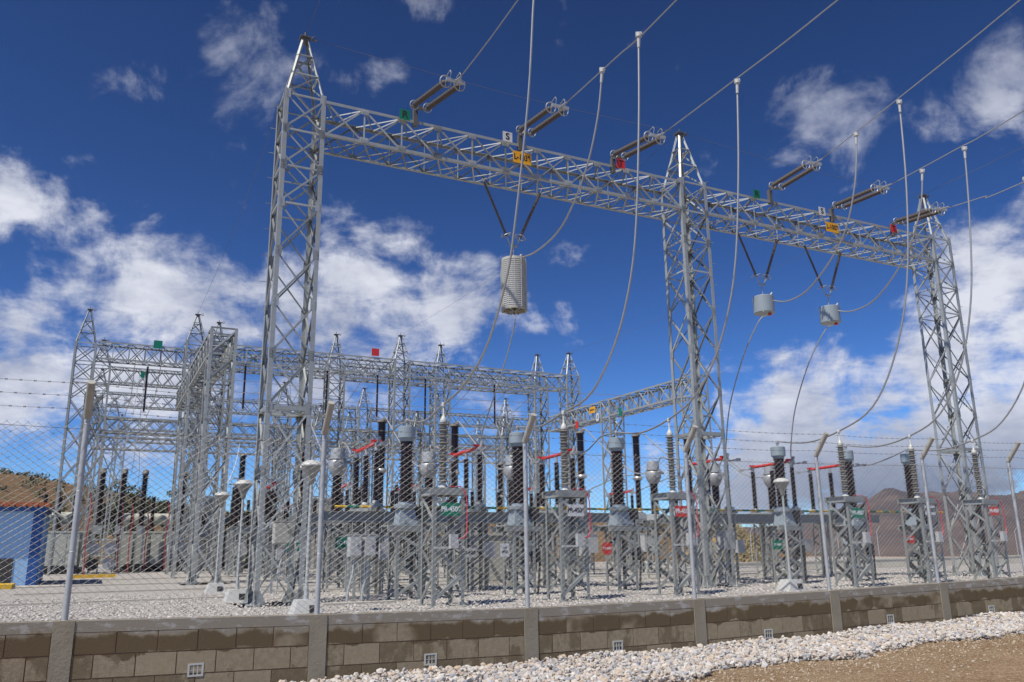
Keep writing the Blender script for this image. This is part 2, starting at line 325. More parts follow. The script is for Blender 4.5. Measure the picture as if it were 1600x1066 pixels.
    def sheds(s, z0, z1, rc, rs, pitch, o=(0, 0, 0), axis=(0, 0, 1), k=14, alt=1.0):
        n = max(2, int(round((z1 - z0) / pitch))); p = (z1 - z0) / n; pr = []
        for i in range(n):
            z = z0 + i * p; R = rs if i % 2 == 0 else rs * alt
            pr += [(rc, z), (rc, z + p * .30), (R, z + p * .42), (R, z + p * .50), (rc, z + p * .80)]
        pr.append((rc, z1)); s.lathe(pr, o, axis, k)
    def build(s, name, m, parent=None, smooth=False, loc=None):
        me = bpy.data.meshes.new(name); me.from_pydata(s.v, [], s.f); me.validate(); me.update()
        me.materials.append(MT[m] if isinstance(m, str) else m)
        if smooth:
            me.polygons.foreach_set('use_smooth', [True] * len(me.polygons))
            try: me.set_sharp_from_angle(angle=math.radians(40))
            except Exception: pass
        o = bpy.data.objects.new(name, me); COL.objects.link(o)
        if parent: o.parent = parent
        if loc: o.location = loc
        return o
def tag(o, label=None, cat=None, group=None, kind=None):
    if label: o['label'] = label
    if cat: o['category'] = cat
    if group: o['group'] = group
    if kind: o['kind'] = kind
    return o
def thing(name, a, b, z=GZ, label=None, cat=None, group=None, rot=0.0):
    o = bpy.data.objects.new(name, None); COL.objects.link(o); o.empty_display_size = .3
    o.location = P(a, b, z); o.rotation_euler = (0, 0, YAW + rot); return tag(o, label, cat, group)
def kids(o): return [c for c in COL.objects if c.parent == o]
def dup(root, a, b, z=GZ, label=None, rot=0.0, tree=None):
    tree = tree or [(ch, kids(ch)) for ch in kids(root)]
    r = root.copy(); COL.objects.link(r); r.location = P(a, b, z); r.rotation_euler = (0, 0, YAW + rot)
    if label: r['label'] = label
    for ch, gs in tree:
        c = ch.copy(); COL.objects.link(c); c.parent = r
        for g in gs:
            d = g.copy(); COL.objects.link(d); d.parent = c
    return r
def text_part(s, size, m, parent, loc, name='lettering', ext=.002, rotx=math.pi / 2, xs=1.0):
    cu = bpy.data.curves.new(name, 'FONT'); cu.body = s; cu.size = size; cu.extrude = ext; cu.align_x = 'CENTER'; cu.align_y = 'CENTER'; cu.offset = size * .028
    o = bpy.data.objects.new(name, cu); COL.objects.link(o)
    me = bpy.data.meshes.new_from_object(o.evaluated_get(bpy.context.evaluated_depsgraph_get())); COL.objects.unlink(o); bpy.data.objects.remove(o)
    me.materials.clear(); me.materials.append(MT[m]); me.name = name
    q = bpy.data.objects.new(name, me); COL.objects.link(q); q.parent = parent; q.location = loc; q.rotation_euler = (rotx, 0, 0); q.scale = (xs, 1, 1)
    return q
# ================================================================ SETTING
GA, GH = [-5, 1, 4, 7, 10, 13, 16, 19, 24], [-.16, -.15, -.125, -.12, -.105, -.035, .03, .08, .14]
def gh(a): return float(np.interp(a, GA, GH))
def ground_height(a, b):
    if b < 11.2: return gh(a)
    r = max(a - 60, b - 95, -20 - a, 0)
    return -1.6 - r * .02
MT_ = MB()
AA = [-4000, -1500, -600, -250, -120, -60, -30] + [-20 + 2 * i for i in range(50)] + [90, 110, 150, 220, 400, 900, 2500, 7000]
BB = [-3000, -800, -200, -60, -20] + [-10 + i for i in range(22)] + [11.3, 14, 20, 40, 70, 95, 120, 160, 240, 400, 900, 2500, 7000]
vs = []; fs = []
for j, b in enumerate(BB):
    for i, a in enumerate(AA):
        vs.append(P(a, b, max(-40, ground_height(a, b))))
for j in range(len(BB) - 1):
    for i in range(len(AA) - 1):
        k = j * len(AA) + i; fs.append((k, k + 1, k + 1 + len(AA), k + len(AA)))
g = MB(); g.add(vs, fs); tag(g.build('ground', 'dirt'), kind='structure')
def yard_z(a, b):
    t = min(1, max(0, (a - 31) / 19)); return GZ - .85 * t * t * (3 - 2 * t)
g = MB(); AA = [-40, -25] + [-15 + 2.5 * i for i in range(47)]; BB = [11.25, 13, 16, 20, 25, 30, 35, 40, 45, 50, 60, 75, 95]
g.add([P(a, b, yard_z(a, b)) for b in BB for a in AA], [(j * len(AA) + i, j * len(AA) + i + 1, (j + 1) * len(AA) + i + 1, (j + 1) * len(AA) + i) for j in range(len(BB) - 1) for i in range(len(AA) - 1)])
tag(g.build('gravel_yard', 'yard'), kind='structure')
# stones ------------------------------------------------------------
def ico(sub):
    bm = bmesh.new(); bmesh.ops.create_icosphere(bm, subdivisions=sub, radius=1)
    v = np.array([x.co[:] for x in bm.verts]); f = np.array([[q.index for q in x.verts] for x in bm.faces]); bm.free(); return v, f
def stones(name, m, pos, size, sub, flat=(.45, .8), smooth=True):
    v0, f0 = ico(sub); n = len(pos); nv = len(v0)
    q = RNG.normal(size=(n, 4)); q /= np.linalg.norm(q, axis=1)[:, None]
    w, x, y, z = q.T
    R = np.stack([1 - 2 * (y * y + z * z), 2 * (x * y - z * w), 2 * (x * z + y * w), 2 * (x * y + z * w), 1 - 2 * (x * x + z * z), 2 * (y * z - x * w), 2 * (x * z - y * w), 2 * (y * z + x * w), 1 - 2 * (x * x + y * y)], 1).reshape(n, 3, 3)
    sc = np.stack([RNG.uniform(.8, 1.2, n), RNG.uniform(.6, 1., n), RNG.uniform(*flat, n)], 1) * size[:, None] * .5
    jit = 1 + RNG.uniform(-.22, .22, size=(n, nv, 1))
    V = np.einsum('nij,nkj->nki', R, v0[None] * sc[:, None, :] * jit)
    V[:, :, 2] *= .8
    V = (V + pos[:, None, :]).reshape(-1, 3); Fc = (f0[None] + (np.arange(n) * nv)[:, None, None]).reshape(-1, 3)
    me = bpy.data.meshes.new(name); me.vertices.add(len(V)); me.vertices.foreach_set('co', V.ravel().astype(np.float32))
    me.loops.add(len(Fc) * 3); me.loops.foreach_set('vertex_index', Fc.ravel().astype(np.int32))
    me.polygons.add(len(Fc)); me.polygons.foreach_set('loop_start', np.arange(0, len(Fc) * 3, 3, dtype=np.int32)); me.polygons.foreach_set('loop_total', np.full(len(Fc), 3, dtype=np.int32))
    me.polygons.foreach_set('use_smooth', np.full(len(Fc), smooth)); me.update(calc_edges=True); me.materials.append(MT[m])
    o = bpy.data.objects.new(name, me); COL.objects.link(o); return o
def W3(a, b, z): return np.stack([a * E1.x + b * E2.x, a * E1.y + b * E2.y, z], 1)
def edge_b(a): return np.interp(a, [0, 2, 4, 6.5, 8.9, 14, 24], [9.7, 9.1, 8.8, 9.15, 9.45, 9.6, 10.0]) + .18 * np.sin(a * 1.7) + .1 * np.sin(a * 4.1 + 1)
n = 27000; a = RNG.uniform(.9, 23, n); t = RNG.uniform(0, 1, n) ** .85
be = edge_b(a); b = 11.02 - (11.02 - be) * t + RNG.normal(0, .10, n) * (t > .8); b = np.minimum(b, 11.0)
h = np.interp(a, GA, GH) + .02 + .05 * (1 - t) ** 1.2 + .025 * np.sin(a * 2.1) * (1 - t); size = .035 + .085 * RNG.uniform(0, 1, n) ** 1.8 * RNG.uniform(.8, 1.25, n)
tag(stones('river_stones', 'cobble', W3(a, b, h + RNG.uniform(-.01, .05, n)), size, 1, (.45, .8), False), 'pale rounded river stones heaped along the foot of the block wall', 'stones', kind='stuff')
# bed under the cobbles
g = MB(); aa = np.linspace(0, 24, 60); tt = np.linspace(0, 1, 9)
vv = []
for x in aa:
    for q in tt: vv.append(P(x, 11.07 - (11.07 - float(edge_b(x)) + .05) * q, .01 + gh(x) + .03 * (1 - q) ** 1.2 * (1 if x > 1 else x)))
g.add(vv, [(i * 9 + j, i * 9 + j + 1, (i + 1) * 9 + j + 1, (i + 1) * 9 + j) for i in range(59) for j in range(8)]); tag(g.build('stone_bed', 'yard'), kind='structure')
n = 8000; a = RNG.uniform(4, 24, n); b = edge_b(a) - np.abs(RNG.normal(0, .9, n)) + .1
tag(stones('loose_pebbles', 'pebble', W3(a, b, np.interp(a, GA, GH) + .005), RNG.uniform(.01, .03, n) * RNG.choice([1, 1, 1, 2.2], n), 1), 'loose pebbles scattered over the brown dirt', 'pebbles', kind='stuff')
n = 30000; r = RNG.uniform(0, 1, n); a = RNG.uniform(-6, 34, n); b = 11.6 + 16 * r ** 1.5
k = a / b < 1.7; a, b = a[k], b[k]; n = len(a)
tag(stones('crushed_gravel', 'gravel', W3(a, b, GZ + RNG.uniform(-.005, .02, n)), RNG.uniform(.03, .085, n), 1, (.5, .9), False), 'crushed pale gravel covering the yard inside the fence', 'gravel', kind='stuff')
# hills ---------------------------------------------------------------
def interp(x, xs, ys): return float(np.interp(x, xs, ys))
def heightfield(name, m, az0, az1, naz, rs, prof, rough, kind='structure', seed=1, z0=-2):
    rg = np.random.default_rng(seed); ph = rg.uniform(0, 6.28, (3, 12)); fq = [1.3, 2.1, 3.7, 5.2, 8.3, 13, 21, 34, 47, 60, 83, 101]
    g = MB(); vs = []
    rmin, rmax = rs[0], rs[-1]
    for i, r in enumerate(rs):
        t = (r - rmin) / (rmax - rmin)
        for j in range(naz + 1):
            az = az0 + (az1 - az0) * j / naz
            el = prof(az); top = EYE + r_ref(rs) * math.tan(math.radians(el))
            s = min(1, t / .72); s = s * s * (3 - 2 * s) * .65 + .35 * s
            nz_ = sum(math.sin(f * (az * .16 + ph[0][q]) + 2.2 * math.sin(f * .35 * t * 6 + ph[1][q])) / (1 + f * .45) for q, f in enumerate(fq))
            z = z0 + (top - z0) * s + rough * nz_ * s * (1 if t > 0 else 0)
            if t > .8: z -= (t - .8) * (top - z0) * .4
            x = r * math.sin(math.radians(az)); y = r * math.cos(math.radians(az)); vs.append((x, y, z))
    k = naz + 1
    g.add(vs, [(i * k + j, i * k + j + 1, (i + 1) * k + j + 1, (i + 1) * k + j) for i in range(len(rs) - 1) for j in range(naz)])
    return tag(g.build(name, m, smooth=True), kind=kind)
def r_ref(rs): return rs[0] + (rs[-1] - rs[0]) * .74
lp = lambda az: interp(az, [-60, -45, -36, -31.8, -29.8, -28.4, -26.6, -24.8, -22.5, -19.9, -14, -5, 3, 7, 12, 15, 19], [5.2, 5.4, 5.0, 4.6, 4.3, 3.9, 3.5, 3.3, 2.55, 2.2, 1.9, 1.9, 2.0, 1.9, 1.2, .5, -.3])
hill_rs = [110 + 14 * i for i in range(24)]
heightfield('hills', 'hill', -62, 19, 200, hill_rs, lp, 1.1, seed=3)
mp_ = lambda az: interp(az, [8, 12, 15, 17, 18.7, 20, 21.9, 23, 24.5, 25.9, 27, 28.8, 31.4, 36, 42, 60], [.8, .9, 1.0, 1.1, 1.15, 1.4, 1.7, 2.1, 2.5, 2.1, 2.15, 2.5, 2.6, 2.9, 2.8, 3.0])
heightfield('mountains', 'mount', 6, 62, 240, [900 + 130 * i for i in range(26)], mp_, 24, seed=8, z0=-60)
kp = lambda az: interp(az, [7, 10, 13.5, 14.7, 15.5, 16.5, 17.5, 19], [-2, -1.5, .6, .95, .2, -.6, -1.4, -2])
heightfield('grass_bank', 'knoll', 6, 19, 60, [72 + 3 * i for i in range(12)], kp, .25, seed=5, z0=-2)
# ================================================================ WALL AND FENCE
NODE_A = [-3.1, -.2, 2.7, 5.78, 8.83, 11.83, 14.72, 17.45, 20.3, 23.2]
NODE_Z = [.84, .785, .725, .675, .685, .72, .765, .81, .85, .9]
def wtop(a): return float(np.interp(a, NODE_A, NODE_Z))
wall = thing('block_wall', 0, 11.18, 0, 'low wall of damp stained grey blocks carrying the chain link fence nearest the camera', 'wall')
def uvmesh(mb, name, m, parent):
    o = mb.build(name, m, parent); me = o.data; uv = me.uv_layers.new(name='UVMap')
    for l in me.loops:
        co = me.vertices[l.vertex_index].co; uv.data[l.index].uv = (co.x, co.z - wtop(co.x))
    return o
def wbox(mb, x0, x1, y0, y1, d0, d1):     # d measured down from the sagging wall top
    zt0, zt1 = wtop(x0), wtop(x1)
    mb.add([(x0, y0, zt0 - d1), (x1, y0, zt1 - d1), (x1, y1, zt1 - d1), (x0, y1, zt0 - d1), (x0, y0, zt0 - d0), (x1, y0, zt1 - d0), (x1, y1, zt1 - d0), (x0, y1, zt0 - d0)],
           [(0, 3, 2, 1), (4, 5, 6, 7), (0, 1, 5, 4), (1, 2, 6, 5), (2, 3, 7, 6), (3, 0, 4, 7)])
blk = MB(); mor = MB(); pil = MB()
CO = [(.012, .362), (.376, .622), (.636, .882), (.896, 1.1)]
VENTS = [(1.25, .11), (4.24, .03), (7.25, .02), (10.24, .03), (13.17, .13), (16.05, .17), (19.0, .22)]
for i in range(len(NODE_A) - 1):
    x0, x1 = NODE_A[i] + .112, NODE_A[i + 1] - .112
    wbox(mor, x0, x1, -.094, .1, .02, 1.1)
    w_ = (x1 - x0) / 6.0
    for c, (d0, d1) in enumerate(CO):
        xs = [x0] + ([x0 + w_ * (k + (.5 if c % 2 else 1.0)) for k in range(6 if c % 2 else 5)]) + [x1]
        for u, v in zip(xs, xs[1:]):
            j = random.uniform(-.0025, .0025)
            cuts = [(u, v)]
            for va, vz in VENTS:
                if c >= 2 and u < va < v: cuts = [(u, va - .09), (va + .09, v)]
            for p, q in cuts:
                if q - p > .03: wbox(blk, p + .0065, q - .0065, -.1 + j, -.09, d0 + (.12 if c == 0 else 0), d1)
    wbox(blk, x0, x1, -.1012, .102, 0, .125)
uvmesh(blk, 'blocks', 'block', wall); mor.build('mortar', 'mortar', wall)
for k_, a_ in enumerate(NODE_A):
    pil = MB(); wbox(pil, a_ - .11, a_ + .11, -.112, .112, -.004, 1.1); pil.build('pilaster', 'pilaster', wall)
for va, vz in VENTS:
    f = MB(); z0 = vz - .02; z1 = vz + .13
    f.box(va - .09, va - .068, -.106, -.08, z0, z1); f.box(va + .068, va + .09, -.106, -.08, z0, z1)
    f.box(va - .068, va + .068, -.106, -.08, z0, z0 + .02); f.box(va - .068, va + .068, -.106, -.08, z1 - .02, z1)
    for q in (-.022, .022): f.box(va + q - .006, va + q + .006, -.102, -.08, z0 + .02, z1 - .02)
    f.box(va - .068, va + .068, -.102, -.082, vz + .05, vz + .056)
    o = f.build('weep_vent', 'lampcap', wall); r_ = MB(); r_.box(va - .068, va + .068, -.0965, -.0955, z0 + .02, z1 - .02); r_.build('vent_hole_shade', 'dark', o)  # thin dark sheet stands in for the shade inside the vent
fence = thing('chain_link_fence', 0, 11.18, 0, 'galvanised chain link fence with leaning barbed wire arms standing on the near block wall', 'fence')
PZ = [3.2, 3.15, 3.09, 3.11, 3.09, 3.12, 3.17, 3.2, 3.24, 3.28]
for i, a_ in enumerate(NODE_A):
    f = MB(); z0 = wtop(a_) - .03; zt = PZ[i]
    f.cyl((a_, 0, z0), (a_, 0, zt), .035, k=12)
    f.ring((a_, 0, zt - .1), (0, 0, 1), .033, .006, 12, 5); f.ring((a_, 0, zt - .9), (0, 0, 1), .033, .005, 12, 5); f.ring((a_, 0, zt - 1.6), (0, 0, 1), .033, .005, 12, 5)
    po = f.build('post', 'post', fence, True)
    g = MB(); g.cyl((a_, .0, zt - .01), (a_ + .004, -.30, zt + .37), .047, k=12); g.build('overhang_arm', 'arm', po, True)
def ftop(a): return float(np.interp(a, NODE_A, PZ)) - .13
cl = MB(); cw, chh = .108, .080
a_start, a_end = NODE_A[0], NODE_A[-1]
def wirept(x, s):
    zb = wtop(x) + .02; return (x, 0.0, zb + (ftop(x) - zb) * s)
H = 2.3; run = H / chh * cw; nseg = 5
for fam in (1, -1):
    x = a_start - run
    while x < a_end + run:
        pts = []
        for q in range(nseg + 1):
            s = q / nseg; xx = x + run * s if fam > 0 else x + run * (1 - s)
            pts.append((xx, s))
        pts = [p for p in pts if a_start <= p[0] <= a_end]
        if len(pts) >= 2:
            off = .0022 * fam; hook = pts[-1][1] > .99
            pp = [Vector(wirept(*p)) + Vector((random.uniform(-.002, .002), off + (.006 if random.random() < .5 else -.004) * 0, 0)) for p in pts]
            if hook: pp.append(pp[-1] + Vector((fam * .018, 0, .022)))
            cl.tube(pp, .0028 if fam > 0 else .0019, 4)
        x += cw
cl.build('chain_link', 'wire', fence)
for zz_ in (ftop,):
    g = MB(); g.tube([(x, .008, ftop(x) - .03) for x in np.linspace(a_start, a_end, 40)], .003, 4); g.build('tension_wire', 'barb', fence)
for k_, (dy, dz) in enumerate(((-.29, .35), (-.18, .215), (-.07, .075))):
    g = MB(); xs = np.linspace(a_start, a_end, 90)
    def bz(x):
        i = max(0, min(len(NODE_A) - 2, int(np.searchsorted(NODE_A, x)) - 1)); t = (x - NODE_A[i]) / (NODE_A[i + 1] - NODE_A[i])
        return float(np.interp(x, NODE_A, PZ)) + dz - .03 * 4 * t * (1 - t)
    g.tube([(x, dy, bz(x)) for x in xs], .0022, 4)
    x = a_start + .1 * k_
    while x < a_end:
        z = bz(x); g.bar((x - .012, dy - .01, z - .012), (x + .012, dy + .01, z + .012), .0035); g.bar((x + .012, dy - .01, z - .012), (x - .012, dy + .01, z + .012), .0035); g.bar((x - .014, dy, z), (x + .014, dy, z), .007); x += .145
    g.build('barbed_wire', 'barb', fence)
# far boundary wall and fence
fw = thing('boundary_wall', 0, 50, -1.2, 'pale low block wall along the far right edge of the gravel', 'wall'); g = MB(); g.box(33, 110, -.1, .1, 0, 1.28); g.box(33, 110, -.14, .14, 1.28, 1.38); g.build('masonry', 'farwall', fw)
ff = thing('boundary_fence', 0, 50, 0, 'thin far fence with bent top posts on the pale boundary wall', 'fence')
x = 36.0; far_posts = []
while x < 110: far_posts.append(x); x += 4.6
for x in far_posts:
    g = MB(); g.cyl((x, 0, .15), (x, 0, 2.4), .035, k=6); g.cyl((x, 0, 2.38), (x + .05, -.35, 2.85), .035, k=6); g.build('post', 'post', ff)
g = MB()
for z in (.4, 1.0, 1.6, 2.2, 2.5, 2.7): g.tube([(36, 0, z), (110, 0, z)], .006, 4)
g.build('fence_wire', 'barb', ff)
# ================================================================ LATTICE STEEL
ZT, ZM = 13.27, 12.22         # heights above the yard of beam top / bottom
HB = .56                      # half width of a tower
def x_panel(mb, A0, A1, B0, B1, w, n, single=False, t=.008):
    mb.lbar(A0, B1, w, t, n, 1)
    if not single: mb.lbar(B0, A1, w, t, Vector(n) * -1, -1)
def square_tower(a, b, zlev, half, label, name='gantry_tower', peak=2.1, legw=.115, brw=.044, platform=True, horiz=None, mt='steel', group='lattice towers of the gantries', bolts=None, z=GZ, foot=True):
    T = thing(name, a, b, z, label, 'tower', group)
    zt = zlev[-1]
    for sx in (-1, 1):
        for sy in (-1, 1):
            g = MB(); g.leg((sx * half, sy * half, 0), (sx * half, sy * half, zt), legw, .014, sx, sy)
            if foot:
                f = g; f.box(sx * half - .17, sx * half + .13, sy * half - .17, sy * half + .17, .0, .03)
                f.add([(sx * half - sx * .28, sy * half, .03), (sx * half + sx * .06, sy * half, .03), (sx * half + sx * .0, sy * half, .34), (sx * half - sx * .12, sy * half, .34)], [(0, 1, 2, 3)])
                f.add([(sx * half, sy * half - sy * .28, .03), (sx * half, sy * half + sy * .06, .03), (sx * half, sy * half, .34), (sx * half, sy * half - sy * .12, .34)], [(0, 1, 2, 3)])
            q = g
            if platform:
                for zz_ in zlev:
                    q.box(sx * half - (.16 if sx > 0 else -.0), sx * half + (.16 if sx < 0 else .0), sy * (half - .002) - .003, sy * (half - .002) + .003 + 0, zz_ - .13, zz_ + .13)
                    q.box(sx * half - .003, sx * half + .003, sy * half - (.16 if sy > 0 else 0), sy * half + (.16 if sy < 0 else 0), zz_ - .13, zz_ + .13)
                    for e in (-.08, 0, .08):
                        q.cyl((sx * half - sx * .05, sy * (half + .0), zz_ + e), (sx * half - sx * .05, sy * (half + .02), zz_ + e), .013, k=5)
            g.build('leg', mt, T)
    g = MB(); h = half - .012
    faces = [((-h, -h), (h, -h), (0, 1, 0)), ((h, -h), (h, h), (-1, 0, 0)), ((h, h), (-h, h), (0, -1, 0)), ((-h, h), (-h, -h), (1, 0, 0))]
    for (p, q, nrm_) in faces:
        for i in range(len(zlev) - 1):
            z0, z1 = zlev[i], zlev[i + 1]
            g.lbar((p[0], p[1], z0), (q[0], q[1], z1), brw, .008, nrm_); g.lbar((q[0] + nrm_[0] * .01, q[1] + nrm_[1] * .01, z0), (p[0] + nrm_[0] * .01, p[1] + nrm_[1] * .01, z1), brw, .008, nrm_)
            if horiz is None or i + 1 in horiz: g.lbar((p[0], p[1], z1), (q[0], q[1], z1), brw, .008, nrm_)
    br = g.build('bracing', mt, T)
    if platform:
        g = MB(); zp = 4.67
        for (p, q, nrm_) in faces: g.lbar((p[0], p[1], zp), (q[0], q[1], zp), .11, .01, nrm_)
        g.bar((-h, -h, zp), (h, h, zp), .08, .02); g.bar((-h, h, zp + .03), (h, -h, zp + .03), .08, .02); g.build('diaphragm', mt, T)
    if peak:
        g = MB(); tz = zt + peak; th = .07
        for sx in (-1, 1):
            for sy in (-1, 1): g.lbar((sx * (half - .04), sy * (half - .04), zt), (sx * th, sy * th, tz), .065, .01, (-sx, -sy, 0))
        for fr in (.36, .68):
            r_ = (half - .04) * (1 - fr) + th * fr; zf = zt + peak * fr
            c4 = [(-r_, -r_), (r_, -r_), (r_, r_), (-r_, r_)]
            for i in range(4): g.lbar((*c4[i], zf), (*c4[(i + 1) % 4], zf), .05, .007)
        r0 = half - .04; r1 = r0 * .64 + th * .36; r2 = r0 * .32 + th * .68
        for (ra, za, rb, zb) in ((r0, 0, r1, .36), (r1, .36, r2, .68)):
            c0 = [(-ra, -ra), (ra, -ra), (ra, ra), (-ra, ra)]; c1 = [(-rb, -rb), (rb, -rb), (rb, rb), (-rb, rb)]
            for i in range(4): g.lbar((*c0[i], zt + peak * za), (*c1[(i + 1) % 4], zt + peak * zb), .05, .007)
        pk = g.build('peak', mt, T)
        g = MB(); g.box(-.15, .15, -.15, .15, tz, tz + .03); g.box(-.1, .1, -.1, .1, tz - .12, tz); g.cyl((0, 0, tz + .03), (0, 0, tz + .22), .018, k=6); g.ring((.26, -.05, tz + .04), (0, 1, .2), .07, .012, 10, 5); g.cyl((.15, 0, tz + .02), (.3, -.05, tz + .0), .015, k=6)
        g.build('apex_plate', 'bolt', pk)
    if bolts:
        g = MB(); sx, sy = bolts; zz_ = 2.2
        while zz_ < zt + .2:
            g.cyl((sx * half, sy * half, zz_), (sx * (half + .15), sy * half, zz_), .009, k=5); zz_ += .75
        g.build('step_bolts', mt, T)
    if foot:
        g = MB(); g.box(-half - .35, half + .35, -half - .35, half + .35, -.15, .0); g.build('footing', 'concrete', T)
    return T
ZLEV = [0, 1.55, 3.1, 4.67, 6.03, 7.39, 8.75, 10.1, 11.16, ZM, ZT]
HZ = {8, 9, 10, 11, 7}
TWR = [(4.04, 21.06, 'tall lattice tower at the left end of the near gantry, the nearest tower', (-1, 1)),
       (17.25, 21.06, 'tall lattice tower in the middle of the near gantry where its two beams meet', (1, -1)),
       (29.95, 21.06, 'tall lattice tower at the right end of the near gantry against white clouds', (1, -1))]
for a_, b_, lab, bo in TWR:
    square_tower(a_, b_, ZLEV, HB, lab, horiz={7, 8, 9, 10}, bolts=bo)
def lattice_beam(a0, b0, a1, b1, zt, zb, half, n, label, name='lattice_beam', chord=.085, br=.04, mt='steel', group='lattice beams of the gantries', verts=True, plates=True):
    d = math.hypot(a1 - a0, b1 - b0); rot = math.atan2(b1 - b0, a1 - a0)
    T = thing(name, a0, b0, GZ, label, 'beam', group, rot=rot)
    for sy in (-1, 1):
        for z, s in ((zt, 'upper'), (zb, 'lower')):
            g = MB(); c = [(0, 0), (0, -sy * chord), (0, -sy * chord)]
            sz = -1 if z == zt else 1
            prof = [(0, 0), (-sy * chord, 0), (-sy * chord, sz * .012), (-sy * .012, sz * .012), (-sy * .012, sz * chord), (0, sz * chord)]
            vs = [(x, sy * half + p, z + q) for x in (0, d) for p, q in prof]
            g.add(vs, [(i, (i + 1) % 6, 6 + (i + 1) % 6, 6 + i) for i in range(6)] + [(0, 1, 2, 3), (0, 3, 4, 5), (6, 7, 8, 9), (6, 9, 10, 11)])
            o = g.build('chord', mt, T)
    g = MB(); h = half - .014; pw = d / n
    for sy in (-1, 1):
        nn = (0, -sy, 0)
        for i in range(n):
            x0, x1 = i * pw, (i + 1) * pw
            g.lbar((x0, sy * h, zt - .02), (x1, sy * h, zb + .02), br, .007, nn); g.lbar((x0, sy * (h - .01), zb + .02), (x1, sy * (h - .01), zt - .02), br, .007, nn)
            if verts and i: g.lbar((x0, sy * h, zb), (x0, sy * h, zt), br * 1.1, .007, nn)
    SB = g
    g = MB()
    for z, nn in ((zt - .014, (0, 0, -1)), (zb + .014, (0, 0, 1))):
        for i in range(n):
            x0, x1 = i * pw, (i + 1) * pw; xm = (x0 + x1) / 2
            g.lbar((x0, -h, z), (xm, h, z), br, .007, nn); g.lbar((xm, h, z), (x1, -h, z), br, .007, nn)
            g.lbar((x0, h, z + nn[2] * .01), (x1, -h, z + nn[2] * .01), br * .8, .007, nn)
    g.build('cross_bracing', mt, T)
    if plates:
        g = SB
        for sy in (-1, 1):
            for i in range(1, n):
                for z in (zt - .09, zb + .09):
                    g.box(i * pw - .12, i * pw + .12, sy * (half + .001) - .003, sy * (half + .001) + .003, z - .08, z + .08)
                    for e in (-.07, 0, .07): g.cyl((i * pw + e, sy * half, z), (i * pw + e, sy * (half + .02), z), .013, k=5)
    SB.build('side_bracing', mt, T)
    return T
lattice_beam(4.04 + HB, 21.06, 17.25 - HB, 21.06, ZT, ZM, HB, 11, 'left near gantry beam carrying the orange L-1039 sign')
lattice_beam(17.25 + HB, 21.06, 29.95 - HB, 21.06, ZT, ZM, HB, 11, 'right near gantry beam carrying the orange L-1007 sign')
# ---------------------------------------------------------------- rear gantries
FZ = [0, 1.7, 3.4, 5.1, 6.8, 8.5, 10.1, 11.2, 12.3, 13.4]
kw = dict(legw=.12, brw=.055, platform=False, mt='steel_far', foot=False)
for i, (a_, lab) in enumerate(((4.4, 'rear tower rising just left of the open-topped bus portal'), (17.3, 'rear tower with the red plate beside its peak, above the tall grey capped insulators'), (30.4, 'rear tower at the right end of the rear gantry, left of the rising bus beam'))):
    square_tower(a_, 51.5, FZ, .58, lab, peak=1.75, horiz={7, 8, 9}, group='towers of the rear gantries', **kw)
for i, (a0, a1) in enumerate(((4.98, 16.72), (17.88, 29.82))):
    lattice_beam(a0, 51.5, a1, 51.5, 13.4, 12.3, .55, 10, ('rear beam running right from the open-topped bus portal', 'rear beam ending at the rightmost rear peak')[i], chord=.09, br=.05, mt='steel_far', group='beams of the rear gantries', plates=False)
QL = ['far left tower with a bare pointed peak beside the hill', 'slim peak standing just behind the open-topped bus portal', 'small peak right of the left near tower', 'slim rear peak right of the red plate on the rear gantry', 'slim rear peak near the right end of the rear beams']
QA = [-1.5, 6.0, 13.7, 21.4, 29.4]
for a_, lab in zip(QA, QL): square_tower(a_, 54.6, FZ, .6, lab, peak=2.2, horiz={7, 8, 9}, group='towers of the rear gantries', **kw)
BL = ['rear beam with a green plate at the far left', 'second rear beam behind the left near tower', 'second rear beam behind the tall capped insulators', 'second rear beam behind the middle of the yard']
for i in range(4): lattice_beam(QA[i] + .6, 54.6, QA[i + 1] - .6, 54.6, 13.6, 12.5, .55, 7, BL[i], chord=.09, br=.05, mt='steel_far', group='beams of the rear gantries', plates=False)
for r_, (bb, a0, a1, stp, zt, lab) in enumerate(((60, -.6, 5.4, 6.0, 13.2, 'third rear'), (70.5, -.6, 41.4, 7.0, 13.3, 'fourth rear'), (84, .6, 45, 7.4, 13.3, 'most distant'), (64, -.9, 31.2, 8.0, 10.4, 'low rear'), (76.5, -1.2, 39, 8.0, 10.6, 'second low rear'), (95, 1.5, 51, 8.2, 13.4, 'last visible'))):
    k_ = 0; x = a0; prev = None
    while x <= a1 + .01:
        square_tower(x, bb, [0, 2.5, 5, 7.5, 10, 12, zt], .6, '%s row of lattice towers, number %d of it counted from the left' % (lab, k_ + 1), peak=1.8, horiz={4, 5, 6}, group='towers of the distant rows', **kw)
        if prev is not None: lattice_beam(prev + .6, bb, x - .6, bb, zt, zt - 1.1, .5, 6, '%s row lattice beam, span %d from the left' % (lab, k_), chord=.09, br=.05, mt='steel_far', group='beams of the distant rows', plates=False, verts=False)
        prev = x; x += stp; k_ += 1
